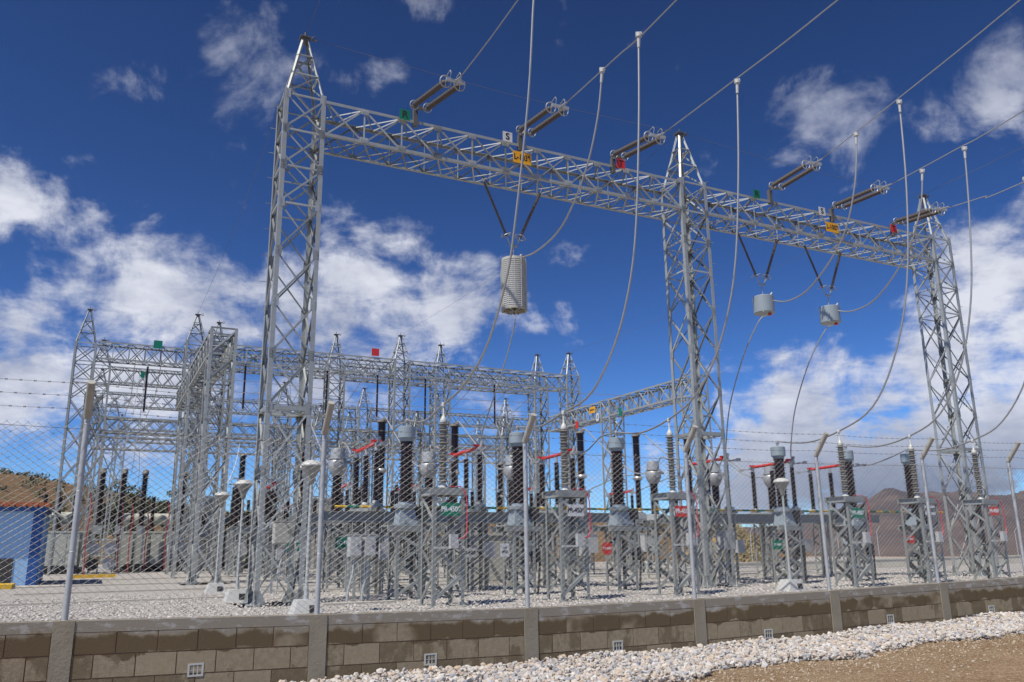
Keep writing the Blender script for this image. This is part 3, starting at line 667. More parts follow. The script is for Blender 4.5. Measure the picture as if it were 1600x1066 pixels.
# bus portals running away from the camera
BZ = [0, 1.6, 3.2, 4.8, 6.4, 8.0, 9.1, 10.2]
for a_, side in ((4.05, 'left'), (28.75, 'right')):
    for b_, wh in ((35.3, 'near'), (43.5, 'middle')):
        square_tower(a_, b_, BZ, .54, '%s bus portal column, %s end of its beam, flat open top' % (side, wh), peak=0, legw=.12, brw=.06, platform=False, horiz={5, 6, 7}, group='columns of the bus portals', mt='steel', foot=(wh == 'near'))
    lattice_beam(a_, 35.84, a_, 42.96, 10.2, 9.1, .53, 7, '%s bus portal beam, nearer span, running away from the camera' % side, chord=.10, br=.055, mt='steel', group='bus portal beams', plates=False)
    lattice_beam(a_, 44.04, a_, 50.9, 10.2, 9.1, .53, 7, '%s bus portal beam, farther span towards the rear gantry' % side, chord=.10, br=.055, mt='steel_far', group='bus portal beams', plates=False)
# ================================================================ EQUIPMENT
def lattice_stand(parent, half, h, legw=.075, brw=.06, n=3, top=.16, mt='steel_stand', over=.08):
    S = MB()
    S.box(-half - over, half + over, -half - .02, -half + .05, h - top, h); S.box(-half - over, half + over, half - .05, half + .02, h - top, h)
    S.box(-half - .02, -half + .05, -half + .05, half - .05, h - top, h); S.box(half - .05, half + .02, -half + .05, half - .05, h - top, h)
    S.box(-half - over, half + over, -half - .02, half + .02, h, h + .015)
    st = S.build('stand', mt, parent)
    for sx in (-1, 1):
        for sy in (-1, 1):
            g = MB(); g.leg((sx * half, sy * half, 0), (sx * half, sy * half, h - top), legw, .01, sx, sy); g.box(sx * half - .09, sx * half + .09, sy * half - .09, sy * half + .09, 0, .02); g.build('leg', mt, st)
    g = MB(); hh = half - .008; H_ = h - top
    faces = [((-hh, -hh), (hh, -hh), (0, 1, 0)), ((hh, -hh), (hh, hh), (-1, 0, 0)), ((hh, hh), (-hh, hh), (0, -1, 0)), ((-hh, hh), (-hh, -hh), (1, 0, 0))]
    for (p, q, nn) in faces:
        for i in range(n):
            z0 = .12 + (H_ - .15) * i / n; z1 = .12 + (H_ - .15) * (i + 1) / n; zm = (z0 + z1) / 2
            g.lbar((p[0], p[1], z1), (q[0], q[1], zm), brw, .008, nn); g.lbar((q[0], q[1], zm), (p[0], p[1], z0), brw, .008, nn)
    g.build('brace', mt, st)
    g = MB(); g.box(-half - .25, half + .25, -half - .25, half + .25, -.12, .0); g.box(-half - .2, half + .2, -half - .2, half + .2, 0, -.0 + .001); g.build('footing', 'concrete', parent)
    return st
PA = [7.15, 10.42, 13.72, 20.1, 23.25, 26.35]
# --- surge arresters
ALAB = ['grey ribbed surge arrester over the green PR-4506 plate', 'grey ribbed surge arrester over the white PR-4506 plate', 'grey ribbed surge arrester over the red PR-4506 plate, left of the middle tower',
        'grey ribbed surge arrester over the green PR-4507 plate', 'grey ribbed surge arrester over the white PR-4507 plate', 'grey ribbed surge arrester over the red PR-4507 plate, below the right end tower']
ar = thing('surge_arrester', PA[0], 18, GZ, ALAB[0], 'surge arrester', 'grey surge arresters in a row behind the fence')
lattice_stand(ar, .38, 2.57, .08, .07, 2, .15)
g = MB(); g.lathe([(.1, 2.585), (.11, 2.6), (.07, 2.68), (.07, 2.72)], k=12); g.build('base_insulator', 'lampcap', ar, True)
g = MB(); g.sheds(2.72, 4.12, .072, .135, .074, k=16, alt=.8); g.build('insulator', 'polymer', ar, True)
g = MB(); g.lathe([(.08, 4.12), (.088, 4.14), (.08, 4.2), (.035, 4.28), (.022, 4.3), (.022, 4.5), (.045, 4.51), (.055, 4.56), (.04, 4.6), (0, 4.61)], k=12); g.build('terminal', 'lampcap', ar, True)
g = MB(); g.box(-.05, .13, -.62, -.5, 1.25, 1.55); g.bar((-.37, -.42, 1.26), (.37, -.42, 1.26), .05, .05); g.box(.02, .06, -.5, -.4, 1.24, 1.28); g.build('discharge_counter', 'cabinet', ar)
g = MB(); pts = [(.1, -.2, 2.62), (.28, -.36, 2.62), (.38, -.42, 2.5), (.42, -.43, 2.3), (.42, -.43, 1.8), (.41, -.44, 1.6), (.33, -.5, 1.48), (.12, -.55, 1.44)]
g.tube(pts, .014, 6); g.build('ground_cable', 'redcable', ar, True)
tr = [(ch, kids(ch)) for ch in kids(ar)]
for i in range(1, 6): dup(ar, PA[i], 18, GZ, ALAB[i], tree=tr)
# --- capacitive voltage transformers
CLAB = ['fat brown insulator with blue grey cap, leftmost of the capped row', 'fat brown insulator with blue grey cap behind the third fence post arm', 'fat brown insulator with blue grey cap above the red TT plate',
        'fat brown insulator with blue grey cap above the green plate, behind a mushroom lamp', 'fat brown insulator with blue grey cap directly behind the green PR-4507 arrester', 'fat brown insulator with blue grey cap just left of the white PR-4507 arrester']
cv = thing('voltage_transformer', PA[0], 20.6, GZ, CLAB[0], 'voltage transformer', 'capped brown voltage transformers')
lattice_stand(cv, .33, 1.78, .08, .07, 2, .12, over=.2)
g = MB(); g.box(-.55, .3, -.3, .3, 1.795, 1.83); g.box(-.55, -.33, -.28, -.22, 1.67, 1.795); g.build('platform', 'steel', cv)
g = MB(); g.frust(0, 0, 1.85, 2.22, .25, .23, .19, .19); g.box(-.31, .31, -.28, .28, 1.83, 1.85); g.lathe([(.23, 2.22), (.3, 2.26), (.31, 2.32), (.31, 2.35), (.2, 2.36), (.19, 2.42)], k=18)
g.cyl((-.1, -.25, 1.95), (-.1, -.31, 1.95), .045, k=10); g.build('base_tank', 'capgrey', cv)
g = MB(); g.box(.24, .56, -.16, .16, 2.0, 2.3); g.cyl((.45, -.1, 1.2), (.45, -.1, 2.0), .025, k=8); g.tube([(.45, -.1, 1.25), (.5, -.25, .8), (.42, -.3, .3), (.4, -.3, 0)], .03, 8); g.box(.3, .5, -.3, -.12, .85, 1.2); g.build('junction_box', 'dark', cv)
g = MB(); g.sheds(2.4, 3.98, .15, .212, .088, k=20, alt=.88); g.build('insulator', 'porcelain', cv, True)
g = MB(); g.lathe([(.17, 3.97), (.18, 4.0), (.19, 4.05), (.225, 4.055), (.235, 4.07), (.235, 4.35), (.2, 4.37), (0, 4.375)], k=40); g.build('cap', 'capgrey', cv)
g = MB(); g.lathe([(.03, 4.35), (.03, 4.5), (.05, 4.5), (.05, 4.56), (.03, 4.58), (0, 4.6)], k=10); g.bar((-.07, 0, 4.47), (.07, 0, 4.47), .03); g.build('terminal', 'alu', cv, True)
tr = [(ch, kids(ch)) for ch in kids(cv)]
for i in range(1, 6): dup(cv, PA[i], 20.6, GZ, CLAB[i], tree=tr)
# --- current transformers
TLAB = ['silver headed current transformer above the green TC plate, right of the lamp', 'silver headed current transformer left of the green PR-4506 arrester', 'silver headed current transformer half hidden behind the capped insulator at the third fence post',
        'silver headed current transformer standing clear against the sky left of the middle tower', 'silver headed current transformer seen through the legs of the middle tower', 'silver headed current transformer half hidden left of the capped insulator with the lamp']
ct = thing('current_transformer', PA[0], 27.6, GZ, TLAB[0], 'current transformer', 'silver headed current transformers')
lattice_stand(ct, .3, 2.2, .07, .06, 3, .12, over=.15)
g = MB(); g.box(-.25, .25, -.25, .25, 2.22, 2.45); g.box(-.12, .05, -.33, -.25, 2.25, 2.42); g.build('base_tank', 'cabinet', ct)
g = MB(); g.sheds(2.45, 3.66, .14, .20, .075, k=16, alt=.9); g.build('insulator', 'porcelain', ct, True)
g = MB(); g.lathe([(.16, 3.64), (.2, 3.68), (.27, 3.8), (.315, 3.93), (.315, 4.08), (.28, 4.15), (.26, 4.18), (.31, 4.19), (.31, 4.22), (.25, 4.225), (.25, 4.52), (.24, 4.55), (.1, 4.57), (0, 4.57)], k=18)
g.cyl((-.1, -.3, 4.0), (-.1, -.42, 4.0), .13, k=14); g.cyl((.3, 0, 4.1), (.52, 0, 4.1), .05, k=8); g.cyl((0, .2, 4.1), (0, .52, 4.1), .06, k=8); g.cyl((0, -.2, 4.1), (0, -.55, 4.1), .05, k=8); g.build('head', 'alu', ct, True)
tr = [(ch, kids(ch)) for ch in kids(ct)]
for i in range(1, 6): dup(ct, PA[i], 27.6, GZ, TLAB[i], tree=tr)
# --- circuit breakers
KLAB = ['tall dark breaker column half hidden behind the left near tower', 'tall dark breaker column just left of the leftmost capped insulator', 'tall dark breaker column right behind the green PR-4506 arrester',
        'tall two tier dark breaker column right behind the white PR-4506 arrester', 'tall two tier dark breaker column right of the third capped insulator, clear against the sky', 'tall dark breaker column behind the red PR-4506 arrester and fourth fence arm']
bk = thing('circuit_breaker', PA[0], 33.2, GZ, KLAB[0], 'circuit breaker', 'dark circuit breaker poles')
lattice_stand(bk, .34, 2.45, .08, .06, 3, .2, over=.12)
g = MB(); g.box(-.22, .22, -.2, .2, 2.47, 2.75); g.lathe([(.16, 2.75), (.2, 2.78), (.13, 2.85)], k=14); g.build('drive_housing', 'cabinet', bk)
g = MB(); g.box(-.3, .3, -.75, -.4, .95, 1.75); g.box(-.33, .33, -.78, -.37, 1.75, 1.78); g.tube([(0, -.55, .95), (.02, -.5, .5), (-.1, -.45, 0)], .04, 8); g.build('drive_cabinet', 'cabinet', bk)
g = MB(); g.sheds(2.85, 4.3, .115, .165, .07, k=14); g.build('support_insulator', 'porcelain', bk, True)
g = MB(); g.lathe([(.12, 4.28), (.2, 4.3), (.24, 4.38), (.2, 4.46), (.14, 4.48)], k=14); g.bar((0, 0, 4.38), (0, -.45, 4.4), .05, .08); g.build('mid_flange', 'alu', bk, True)
g = MB(); g.sheds(4.46, 6.4, .145, .20, .08, k=14); g.build('interrupter', 'porcelain', bk, True)
g = MB(); g.lathe([(.17, 6.38), (.21, 6.4), (.21, 6.46), (.12, 6.5), (0, 6.51)], k=14); g.bar((0, 0, 6.5), (0, -.4, 6.5), .04, .1); g.build('top_terminal', 'polymer', bk, True)
tr = [(ch, kids(ch)) for ch in kids(bk)]
for i in range(1, 6): dup(bk, PA[i], 33.2, GZ, KLAB[i], tree=tr)
KL2 = ['dark breaker column of the rear bay farthest left, left of the left near tower', 'dark breaker column of the rear bay seen inside the left near tower', 'dark breaker column of the rear bay behind the leftmost capped insulator', 'dark breaker column of the rear bay behind the third fence post', 'dark breaker column of the rear bay behind the white PR-4506 arrester', 'dark breaker column of the rear bay left of the middle tower']
for i in range(6): dup(bk, PA[i], 48.5, GZ, KL2[i], tree=tr)['group'] = 'breaker poles of the rear bays'
TL2 = ['rear bay current transformer left of the left near tower', 'rear bay current transformer under the rear tower with the red plate', 'rear bay current transformer behind the third fence post arm']
trc = [(ch, kids(ch)) for ch in kids(ct)]
for i in range(3): dup(ct, PA[i] - .9, 57, GZ, TL2[i], tree=trc)['group'] = 'current transformers of the rear bays'
# --- disconnectors
def z_pole(x, y, z0, z1, g): g.sheds(z0, z1, .07, .108, .06, o=(x, y, 0), k=12)
ds = thing('disconnect_switch', PA[0], 24.25, GZ, 'near row red switch between the left silver head and the leftmost capped insulator', 'switch', 'red bladed switches of the near row')
g = MB()
for y in (-1.05, 0, 1.05): g.box(-.13, .13, y - .13, y + .13, 2.42, 2.52); g.lathe([(.12, 2.52), (.09, 2.6)], (0, y, 0), k=12)
g.box(-.16, -.08, -1.3, 1.3, 2.30, 2.42); g.box(.08, .16, -1.3, 1.3, 2.30, 2.42); g.build('base_channel', 'steel', ds)
g = MB(); g.cyl((.3, -.95, .05), (.3, -.95, 2.35), .025, k=8); g.build('drive_rod', 'steel', ds, True); g = MB(); g.cyl((-.3, .2, .05), (-.3, .2, 2.35), .02, k=8); g.build('drive_rod', 'steel', ds, True)
g = MB(); g.box(.16, .46, -1.2, -.95, .95, 1.4); g.build('drive_box', 'cabinet', ds)
for y in (-1.05, 0, 1.05):
    g = MB(); z_pole(0, y, 2.6, 4.02 if y else 3.98, g); g.build('insulator', 'porcelain', ds, True)
g = MB(); g.cyl((0, -1.0, 4.25), (0, 1.0, 4.2), .055, k=10); g.build('blade', 'red', ds, True)
g = MB(); g.box(-.16, .16, -1.03, -.93, 4.28, 4.34); g.box(-.16, .16, .95, 1.05, 4.22, 4.28); g.build('contact_finger', 'red', ds)
for y, q in ((-1.05, -1), (1.05, 1)):
    g = MB(); g.cyl((0, y, 4.02), (0, y, 4.16), .07, k=10); g.bar((0, y - q * .1, 4.2), (0, y + q * .12, 4.2), .12, .1); g.bar((0, y, 4.14), (0, y + q * .65, 4.14), .07, .05); g.bar((0, y + q * .6, 4.14), (0, y + q * .72, 4.14), .12, .09)
    if q < 0: g.cyl((0, -1.1, 4.2), (.05, -1.15, 4.42), .05, k=8)
    g.build('terminal', 'alu', ds, True)
g = MB(); g.cyl((0, 0, 3.98), (0, 0, 4.16), .05, k=10); g.build('blade_support', 'alu', ds, True)
tr = [(ch, kids(ch)) for ch in kids(ds)]
DL = [None, 'near row red switch between the green PR-4506 arrester and the third fence post', 'red bladed switch of the near row left of the white PR-4506 arrester', 'red bladed switch of the near row behind the legs of the middle tower', 'red bladed switch of the near row between the middle tower and the fourth capped insulator', 'near row red switch left of the green PR-4507 arrester, behind the fifth fence post']
for i in range(1, 6): dup(ds, PA[i], 24.25, GZ, DL[i], tree=tr)
D2 = ['small red blade of the second row behind the left near tower', 'small red blade of the second row right of the silver head above the TC plate', 'small red blade of the second row behind the leftmost capped insulator', 'small red blade of the second row at the third fence post', 'small red blade of the second row right of the white PR-4506 arrester', 'small red blade of the second row right of the third capped insulator']
for i in range(6): dup(ds, PA[i], 39.3, GZ - .12, D2[i], tree=tr)['group'] = 'red bladed switches of the second row'
D3 = ['distant red blade left of the left near tower', 'distant red blade inside the left near tower', 'distant red blade right of the second lamp post', 'distant red blade under the rear peak', 'distant red blade behind the kiosk', 'distant red blade behind the white PR-4506 plate']
for i in range(6): dup(ds, PA[i] - 1.3, 45.5 + 16, GZ, D3[i], tree=tr)['group'] = 'red bladed switches of the distant row'
# steel frames the switches stand on
def switch_frame(a0, a1, b, cols, label):
    T = thing('support_frame', (a0 + a1) / 2, b, GZ, label, 'steel frame', 'steel frames under the red switches'); w = (a1 - a0) / 2
    for y in (-.8, .8):
        g = MB(); g.box(-w, w, y - .01, y + .01, 2.0, 2.3); g.box(-w, w, y - .07, y + .07, 2.28, 2.295); g.box(-w, w, y - .07, y + .07, 2.0, 2.015); g.build('girder', 'steel_stand', T)
    for c in cols:
        x = c - (a0 + a1) / 2; g = MB()
        g.box(x - .3, x + .3, -.79, .79, 2.1, 2.22)
        for y in (-.8, .8):
            for s in (-1, 1):
                g.leg((x + s * .25, y + .2, 0), (x + s * .25, y + .2, 2.0), .08, .01, s, 1); g.leg((x + s * .25, y - .2, 0), (x + s * .25, y - .2, 2.0), .08, .01, s, -1)
            for i in range(3):
                z0 = .1 + i * .63
                for yy, nn in ((y - .2, (0, 1, 0)), (y + .2, (0, -1, 0))): g.lbar((x - .24, yy, z0), (x + .24, yy, z0 + .31), .05, .007, nn); g.lbar((x + .24, yy, z0 + .31), (x - .24, yy, z0 + .63), .05, .007, nn)
        g.build('column', 'steel_stand', T)
        f = MB(); f.box(x - .45, x + .45, -1.2, 1.2, -.1, .004); f.build('footing', 'concrete', T)
    return T
switch_frame(5.6, 15.2, 24.25, (7.15, 10.42, 13.72), 'long grey steel frame under the three near switches left of the white PR-4506 arrester')
switch_frame(18.6, 27.9, 24.25, (20.1, 23.25, 26.35), 'long grey steel frame under the three near switches right of the middle tower')
switch_frame(5.6, 15.2, 39.3, (7.15, 10.42, 13.72), 'farther grey steel frame under the second row of switches on the left')
switch_frame(18.6, 27.9, 39.3, (20.1, 23.25, 26.35), 'farther grey steel frame under the second row of switches on the right')
# striped pipe along the frames
sp = thing('striped_pipe', 0, 23.3, GZ, 'thin horizontal pipe with green and yellow stripes along the near switches', 'pipe')
ge, ye, bl_ = MB(), MB(), MB(); x = 6.0; k_ = 0
while x < 31.5:
    (ge if k_ % 2 else ye).cyl((x, 0, 2.42), (x + .33, 0, 2.42), .035, k=8); x += .36; k_ += 1
bl_.cyl((6.0, 0, 2.42), (31.6, 0, 2.42), .03, k=8)
ye.build('yellow_bands', 'yellow', sp, True); ge.build('green_bands', 'green', sp, True); bl_.build('pipe', 'steel', sp, True)
# ================================================================ SIGNS
def sign(name, a, b, z, w, h, m, txt, tm, label, size=None, shape='rect', group=None, rot=0, cat='sign', xs=1.0):
    T = thing(name, a, b, z, label, cat, group, rot=rot)
    g = MB()
    if shape == 'hex':
        pts = [(-w / 2, -h / 4), (-w / 2, h / 4), (-w / 4, h / 2), (w / 4, h / 2), (w / 2, h / 4), (w / 2, -h / 4), (w / 4, -h / 2), (-w / 4, -h / 2)]
    elif shape == 'shield': pts = [(-w / 2, -h * .2), (-w / 2, h / 2), (w / 2, h / 2), (w / 2, -h * .2), (0, -h / 2)]
    else: pts = [(-w / 2, -h / 2), (-w / 2, h / 2), (w / 2, h / 2), (w / 2, -h / 2)]
    k = len(pts); g.add([(x, -.004, y) for x, y in pts] + [(x, .004, y) for x, y in pts], [tuple(range(k)), tuple(range(k, 2 * k))[::-1]] + [(i, k + i, k + (i + 1) % k, (i + 1) % k) for i in range(k)])
    g.build('plate', m, T)
    if txt: text_part(txt, size or h * .7, tm, T, (0, -.0065, 0), xs=xs)
    g = MB()
    for sx in (-1, 1): g.cyl((sx * w * .43, -.007, h * .32), (sx * w * .43, .03, h * .32), .008, k=6)
    g.build('fixing', 'bolt', T); return T
gP = 'square phase plates on the gantries'
for a_, z, m, s, tm, lab in ((6.83, 13.58, 'green', 'R', 'black', 'green plate with a black R on the left beam near the first insulator pair'), (10.1, 13.62, 'white', 'S', 'black', 'white plate with a black S on the left beam above the L-1039 sign'), (14.2, 13.58, 'red', 'T', 'black', 'red plate with a dark T on the left beam left of the middle tower'),
                             (19.96, 13.6, 'green', 'R', 'black', 'green plate with a black R on the right beam just right of the middle tower'), (23.12, 13.5, 'white', 'S', 'black', 'white plate with a black S on the right beam above the L-1007 sign'), (26.95, 13.45, 'red', 'T', 'black', 'red plate with a dark T on the right beam near its right end')):
    sign('phase_plate', a_, 20.36, z, .32, .32, m, s, tm, lab, .30, group=gP)
sign('line_sign', 10.59, 20.36, 13.02, .62, .38, 'orange', 'L-1039', 'black', 'orange sign lettered L-1039 hung on the left beam', .26, xs=.78)
sign('line_sign', 23.55, 20.36, 12.93, .62, .38, 'orange', 'L-1007', 'black', 'orange sign lettered L-1007 hung on the right beam', .26, xs=.78)
for i, (m, s, tm, lab) in enumerate((('green', 'PR-4506', 'whitetext', 'green PR-4506 plate on the leftmost arrester stand'), ('white', 'PR-4506', 'black', 'white PR-4506 plate on the second arrester stand from the left'), ('red', 'PR-4506', 'whitetext', 'red PR-4506 plate on the stand at the fourth fence post'),
                                     ('green', 'PR-4507', 'whitetext', 'green PR-4507 plate on the stand right of the fifth fence post'), ('white', 'PR-4507', 'black', 'white PR-4507 plate at the sixth fence post'), ('red', 'PR-4507', 'whitetext', 'red PR-4507 plate on the rightmost arrester stand'))):
    sign('equipment_plate', PA[i] + (.02 if i < 2 else -.06), 17.56, 2.38 + (.1 if i > 3 else 0), .46, .28, m, s, tm, lab, .16, group='numbered plates on the arrester stands', xs=.85)
gT = 'small plates on the equipment stands'
sign('equipment_plate', 5.95, 22.0, 1.70, .46, .28, 'green', 'TC-4164', 'whitetext', 'green TC plate left of the twin grey cabinets', .13, group=gT, xs=.85)
sign('equipment_plate', 9.55, 22.0, 1.39, .46, .26, 'cabinet', 'ST-4458', 'black', 'grey ST-4458 plate left of the beige kiosk', .13, group=gT, xs=.85)
sign('equipment_plate', 9.70, 20.0, 1.46, .26, .34, 'white', 'TT\n4506', 'black', 'white TT plate right of the beige kiosk doors', .09, group=gT)
sign('equipment_plate', 12.9, 20.05, 1.46, .32, .34, 'red', 'TT-4506', 'whitetext', 'red clipped-corner TT plate under the third capped insulator', .085, 'hex', gT)
sign('equipment_plate', 19.15, 20.0, 1.50, .40, .28, 'green', 'TT-4507', 'whitetext', 'green TT plate under the fourth capped insulator', .09, group=gT)
sign('equipment_plate', 22.15, 20.0, 1.60, .30, .36, 'white', 'TT', 'black', 'white shield shaped plate inside the legs of the green PR-4507 stand', .12, 'shield', gT)
sign('equipment_plate', 25.2, 20.0, 1.62, .46, .26, 'red', 'TT-4507', 'whitetext', 'red TT plate under the rightmost capped insulator', .09, group=gT)
sign('equipment_plate', 7.9, 24.0, 1.5, .2, .36, 'green', '', 'whitetext', 'narrow green plate right of the twin grey cabinets', .1, group=gT)
sign('equipment_plate', 5.72, 27.2, 1.62, .4, .28, 'green', '', 'whitetext', 'green plate beside the beige cabinet inside the left near tower', .1, group=gT)
# plates on the rear structures
sign('phase_plate', 28.15, 46.9, 9.35, .3, .5, 'red', '', 'black', 'red plate on the right bus portal beam', rot=-math.pi / 2, group='plates on the rear structures')
sign('phase_plate', 28.15, 44.3, 9.5, .3, .5, 'white', 'S', 'black', 'white plate on the right bus portal beam', .28, rot=-math.pi / 2, group='plates on the rear structures')
sign('phase_plate', 28.15, 41.7, 9.45, .3, .5, 'green', '', 'black', 'green plate on the right bus portal beam', rot=-math.pi / 2, group='plates on the rear structures')
sign('bus_sign', 28.15, 44.9, 10.05, .7, .4, 'orange', 'BARRA', 'black', 'orange plate lettered on the right bus portal beam', .18, rot=-math.pi / 2, group='plates on the rear structures')
sign('phase_plate', 2.45, 54.0, 13.95, .5, .5, 'green', '', 'black', 'green plate on the far left rear beam', group='plates on the rear structures')
sign('phase_plate', 2.0, 59.3, 13.0, .4, .4, 'green', '', 'black', 'small green plate on the beam below the far left rear beam', group='plates on the rear structures')
sign('phase_plate', 15.4, 50.9, 14.0, .5, .5, 'red', '', 'black', 'red plate on the rear gantry above the capped insulators', group='plates on the rear structures')
# ================================================================ STRINGS, CONDUCTORS, TRAPS
def vec(a, b, z): return Vector((a, b, z))
def string_pair(a, z0, a1, b1, z1, label):
    T = thing('tension_string', a, 20.5, 0, label, 'insulator string', 'double insulator strings above the near beams')
    o = Vector((0, 0, z0)); e = Vector((a1 - a, b1 - 20.5, z1)); d = (e - o); Ln = d.length; d.normalize(); sx = Vector((0, 1, 0)).cross(d); side = Vector((1, 0, 0)); side = (side - d * side.dot(d)).normalized(); up = side.cross(d).normalized()
    if up.z < 0: up = -up
    g = MB(); g.bar(o, o + d * .28, .05, .05); g.bar(o + d * .28 - side * .24, o + d * .28 + side * .24, .05, .09); g.box(-.06, .06, -.03, .1, z0 - .5, z0 + .03); g.build('anchor_yoke', 'bolt', T)
    s0, s1 = .42, Ln - .42
    for q in (-1, 1):
        base = o + side * (q * .2)
        g = MB(); g.sheds(s0 + .06, s1 - .06, .036, .086, .082, o=base, axis=d, k=12, alt=.82); ins = g.build('insulator', 'polymer_dark', T, True)
        g = MB(); g.cyl(base + d * .28, base + d * (s0 + .08), .025, k=8); g.cyl(base + d * (s1 - .08), base + d * (Ln - .25), .025, k=8)
        g.ring(base + d * (s0 + .02), d, .125, .016, 18, 6); g.ring(base + d * (s1 - .02), d, .15, .018, 18, 6); g.bar(base + d * s0 - up * .12, base + d * s0 + up * .12, .015); g.bar(base + d * s1 - up * .14, base + d * s1 + up * .14, .015)
        g.build('corona_ring', 'alu', ins, True)
    g = MB(); g.bar(o + d * (Ln - .25) - side * .26, o + d * (Ln - .25) + side * .26, .05, .09); g.cyl(o + d * (Ln - .22), o + d * (Ln + .12), .03, k=8)
    for q in (-.15, .12):
        c = o + d * (Ln - .25) + side * q; g.tube([c, c + up * .2 + d * .02, c + up * .27 - d * .06, c + up * .22 - d * .2, c + up * .2 - d * .26], .012, 6)
    g.build('line_yoke', 'alu', T, True)
    return T
ends = [(7.25, 17.35, 13.17), (10.5, 17.6, 13.38), (13.75, 17.55, 13.18), (20.3, 17.75, 13.8), (23.45, 17.7, 13.5), (26.6, 17.85, 13.3)]
starts = [(7.2, 14.02), (10.6, 13.98), (14.0, 13.92), (20.75, 14.08), (23.8, 13.9), (27.1, 13.85)]
SN = ['over the left beam, topmost of all', 'over the white S plate and L-1039 sign', 'beside the peak of the middle tower', 'right of the middle tower', 'over the white S plate of the right beam', 'before the right end tower']
for (a_, z), (a1, b1, z1), lab in zip(starts, ends, SN): string_pair(a_, z - .14, a1, b1, z1, 'pair of brown insulators with silver rings ' + lab)
def cable(name, pts, r, label, cat, group=None, m='cable', k=6, sub=5, clamp=None):
    Q = [P(*p) for p in pts]; n = len(Q); out_ = []
    for i in range(n - 1):     # catmull-rom
        p0, p1, p2, p3 = Q[max(i - 1, 0)], Q[i], Q[i + 1], Q[min(i + 2, n - 1)]
        for j in range(sub):
            t = j / sub; out_.append(.5 * ((2 * p1) + (p2 - p0) * t + (2 * p0 - 5 * p1 + 4 * p2 - p3) * t * t + (3 * p1 - p0 - 3 * p2 + p3) * t ** 3))
    out_.append(Q[-1]); g = MB()
    if clamp is None:
        o = None; base = out_[0]; g.tube([p - base for p in out_], r, k); o = g.build(name, m, None, True, base)
        return tag(o, label, cat, group)
    base = out_[0]; T = bpy.data.objects.new(name, None); COL.objects.link(T); T.location = base; tag(T, label, cat, group)
    g.tube([p - base for p in out_], r, k); g.build('wire', m, T, True)
    h = MB(); d = (out_[1] - base).normalized(); h.cyl((0, 0, .05), d * .03, .07, k=10); h.cyl(d * .03, d * .3, .042, .036, k=10); h.box(-.07, .07, -.035, .035, .0, .09); h.build('clamp', 'lampcap', T, True)
    return T
LN = [(7.25, 17.3, 13.17, -9, 14.6), (10.5, 17.5, 13.36, -9, 15.2), (13.75, 17.45, 13.17, -9, 15.0), (20.3, 17.7, 13.8, -9, 21.0), (23.45, 17.6, 13.48, -9, 18.0), (26.6, 17.75, 13.25, -9, 14.5)]
mids = [(14.1, 13.24), (12.65, 13.33), (11.06, 13.31), (10.82, 15.2), (12.84, 13.88), (15.06, 13.1)]
LB = ['leftmost overhead line, leaving the topmost insulator pair', 'overhead line from the pair over the L-1039 sign', 'overhead line leaving the pair at the middle tower peak', 'overhead line leaving the pair right of the middle tower, crossing the top right corner', 'overhead line from the pair over the S plate of the right beam', 'lowest right overhead line, leaving the pair at the right end tower']
for (a_, b_, z_, be_, ze), (bm_, zm_), lab in zip(LN, mids, LB):
    cable('line_conductor', [(a_, b_, z_), (a_, (b_ + bm_) / 2, (z_ + zm_) / 2 - .03), (a_, bm_, zm_), (a_, (bm_ + be_) / 2, zm_ + (ze - zm_) * .4), (a_, be_, ze)], .0165, lab, 'overhead line', 'overhead line conductors')
gL = 'drop leads hanging from the overhead lines'
ZA = 4.86; ZC = 4.86
def lead(pts, lab, r=.026, clamp=True): return cable('drop_lead', pts, r, lab, 'cable', gL, clamp=True if clamp else None)
lead([(7.2, 12.95, 13.25), (7.15, 13.1, 12.64), (7.15, 13.42, 10.54), (7.15, 14.08, 8.11), (7.15, 14.59, 6.85), (7.15, 15.62, 5.65), (7.15, 16.9, 5.05), (7.15, 18, 4.84), (7.15, 19.3, 4.62), (7.15, 20.6, 4.83)], 'drop lead passing in front of the ribbed wave trap down to the leftmost arrester')
lead([(10.45, 14.0, 13.27), (10.45, 14.19, 10.97), (10.45, 14.58, 8.25), (10.45, 15.23, 6.59), (10.45, 16.14, 5.5), (10.45, 16.95, 5.02), (10.42, 18, 4.84), (10.42, 19.3, 4.65), (10.42, 20.6, 4.83)], 'drop lead from the top centre down to the white PR-4506 arrester')
lead([(13.7, 14.3, 13.05), (13.7, 14.55, 10.5), (13.7, 15.0, 8.0), (13.7, 15.8, 6.3), (13.7, 16.8, 5.3), (13.7, 18, 4.84), (13.7, 19.3, 4.65), (13.72, 20.6, 4.83)], 'drop lead falling past the right side of the middle tower to the red PR-4506 arrester')
lead([(20.3, 14.59, 14.25), (20.3, 14.75, 11.5), (20.25, 15.1, 8.8), (20.2, 15.75, 6.8), (20.15, 16.7, 5.4), (20.1, 18, 4.84), (20.1, 19.3, 4.65), (20.1, 20.6, 4.83)], 'drop lead crossing in front of the right beam end down to the green PR-4507 arrester')
lead([(23.4, 14.81, 13.5), (23.4, 15.0, 11.2), (23.35, 15.3, 8.8), (23.3, 15.9, 6.8), (23.25, 16.8, 5.4), (23.25, 18, 4.84), (23.25, 19.3, 4.65), (23.25, 20.6, 4.83)], 'drop lead right of the right end tower sweeping down to the white PR-4507 arrester')
lead([(26.5, 14.9, 13.12), (26.5, 15.0, 10.8), (26.45, 15.3, 8.6), (26.4, 15.9, 6.6), (26.35, 16.9, 5.3), (26.35, 18, 4.84), (26.35, 19.3, 4.65), (26.35, 20.6, 4.83)], 'drop lead at the right edge sweeping down to the red PR-4507 arrester')
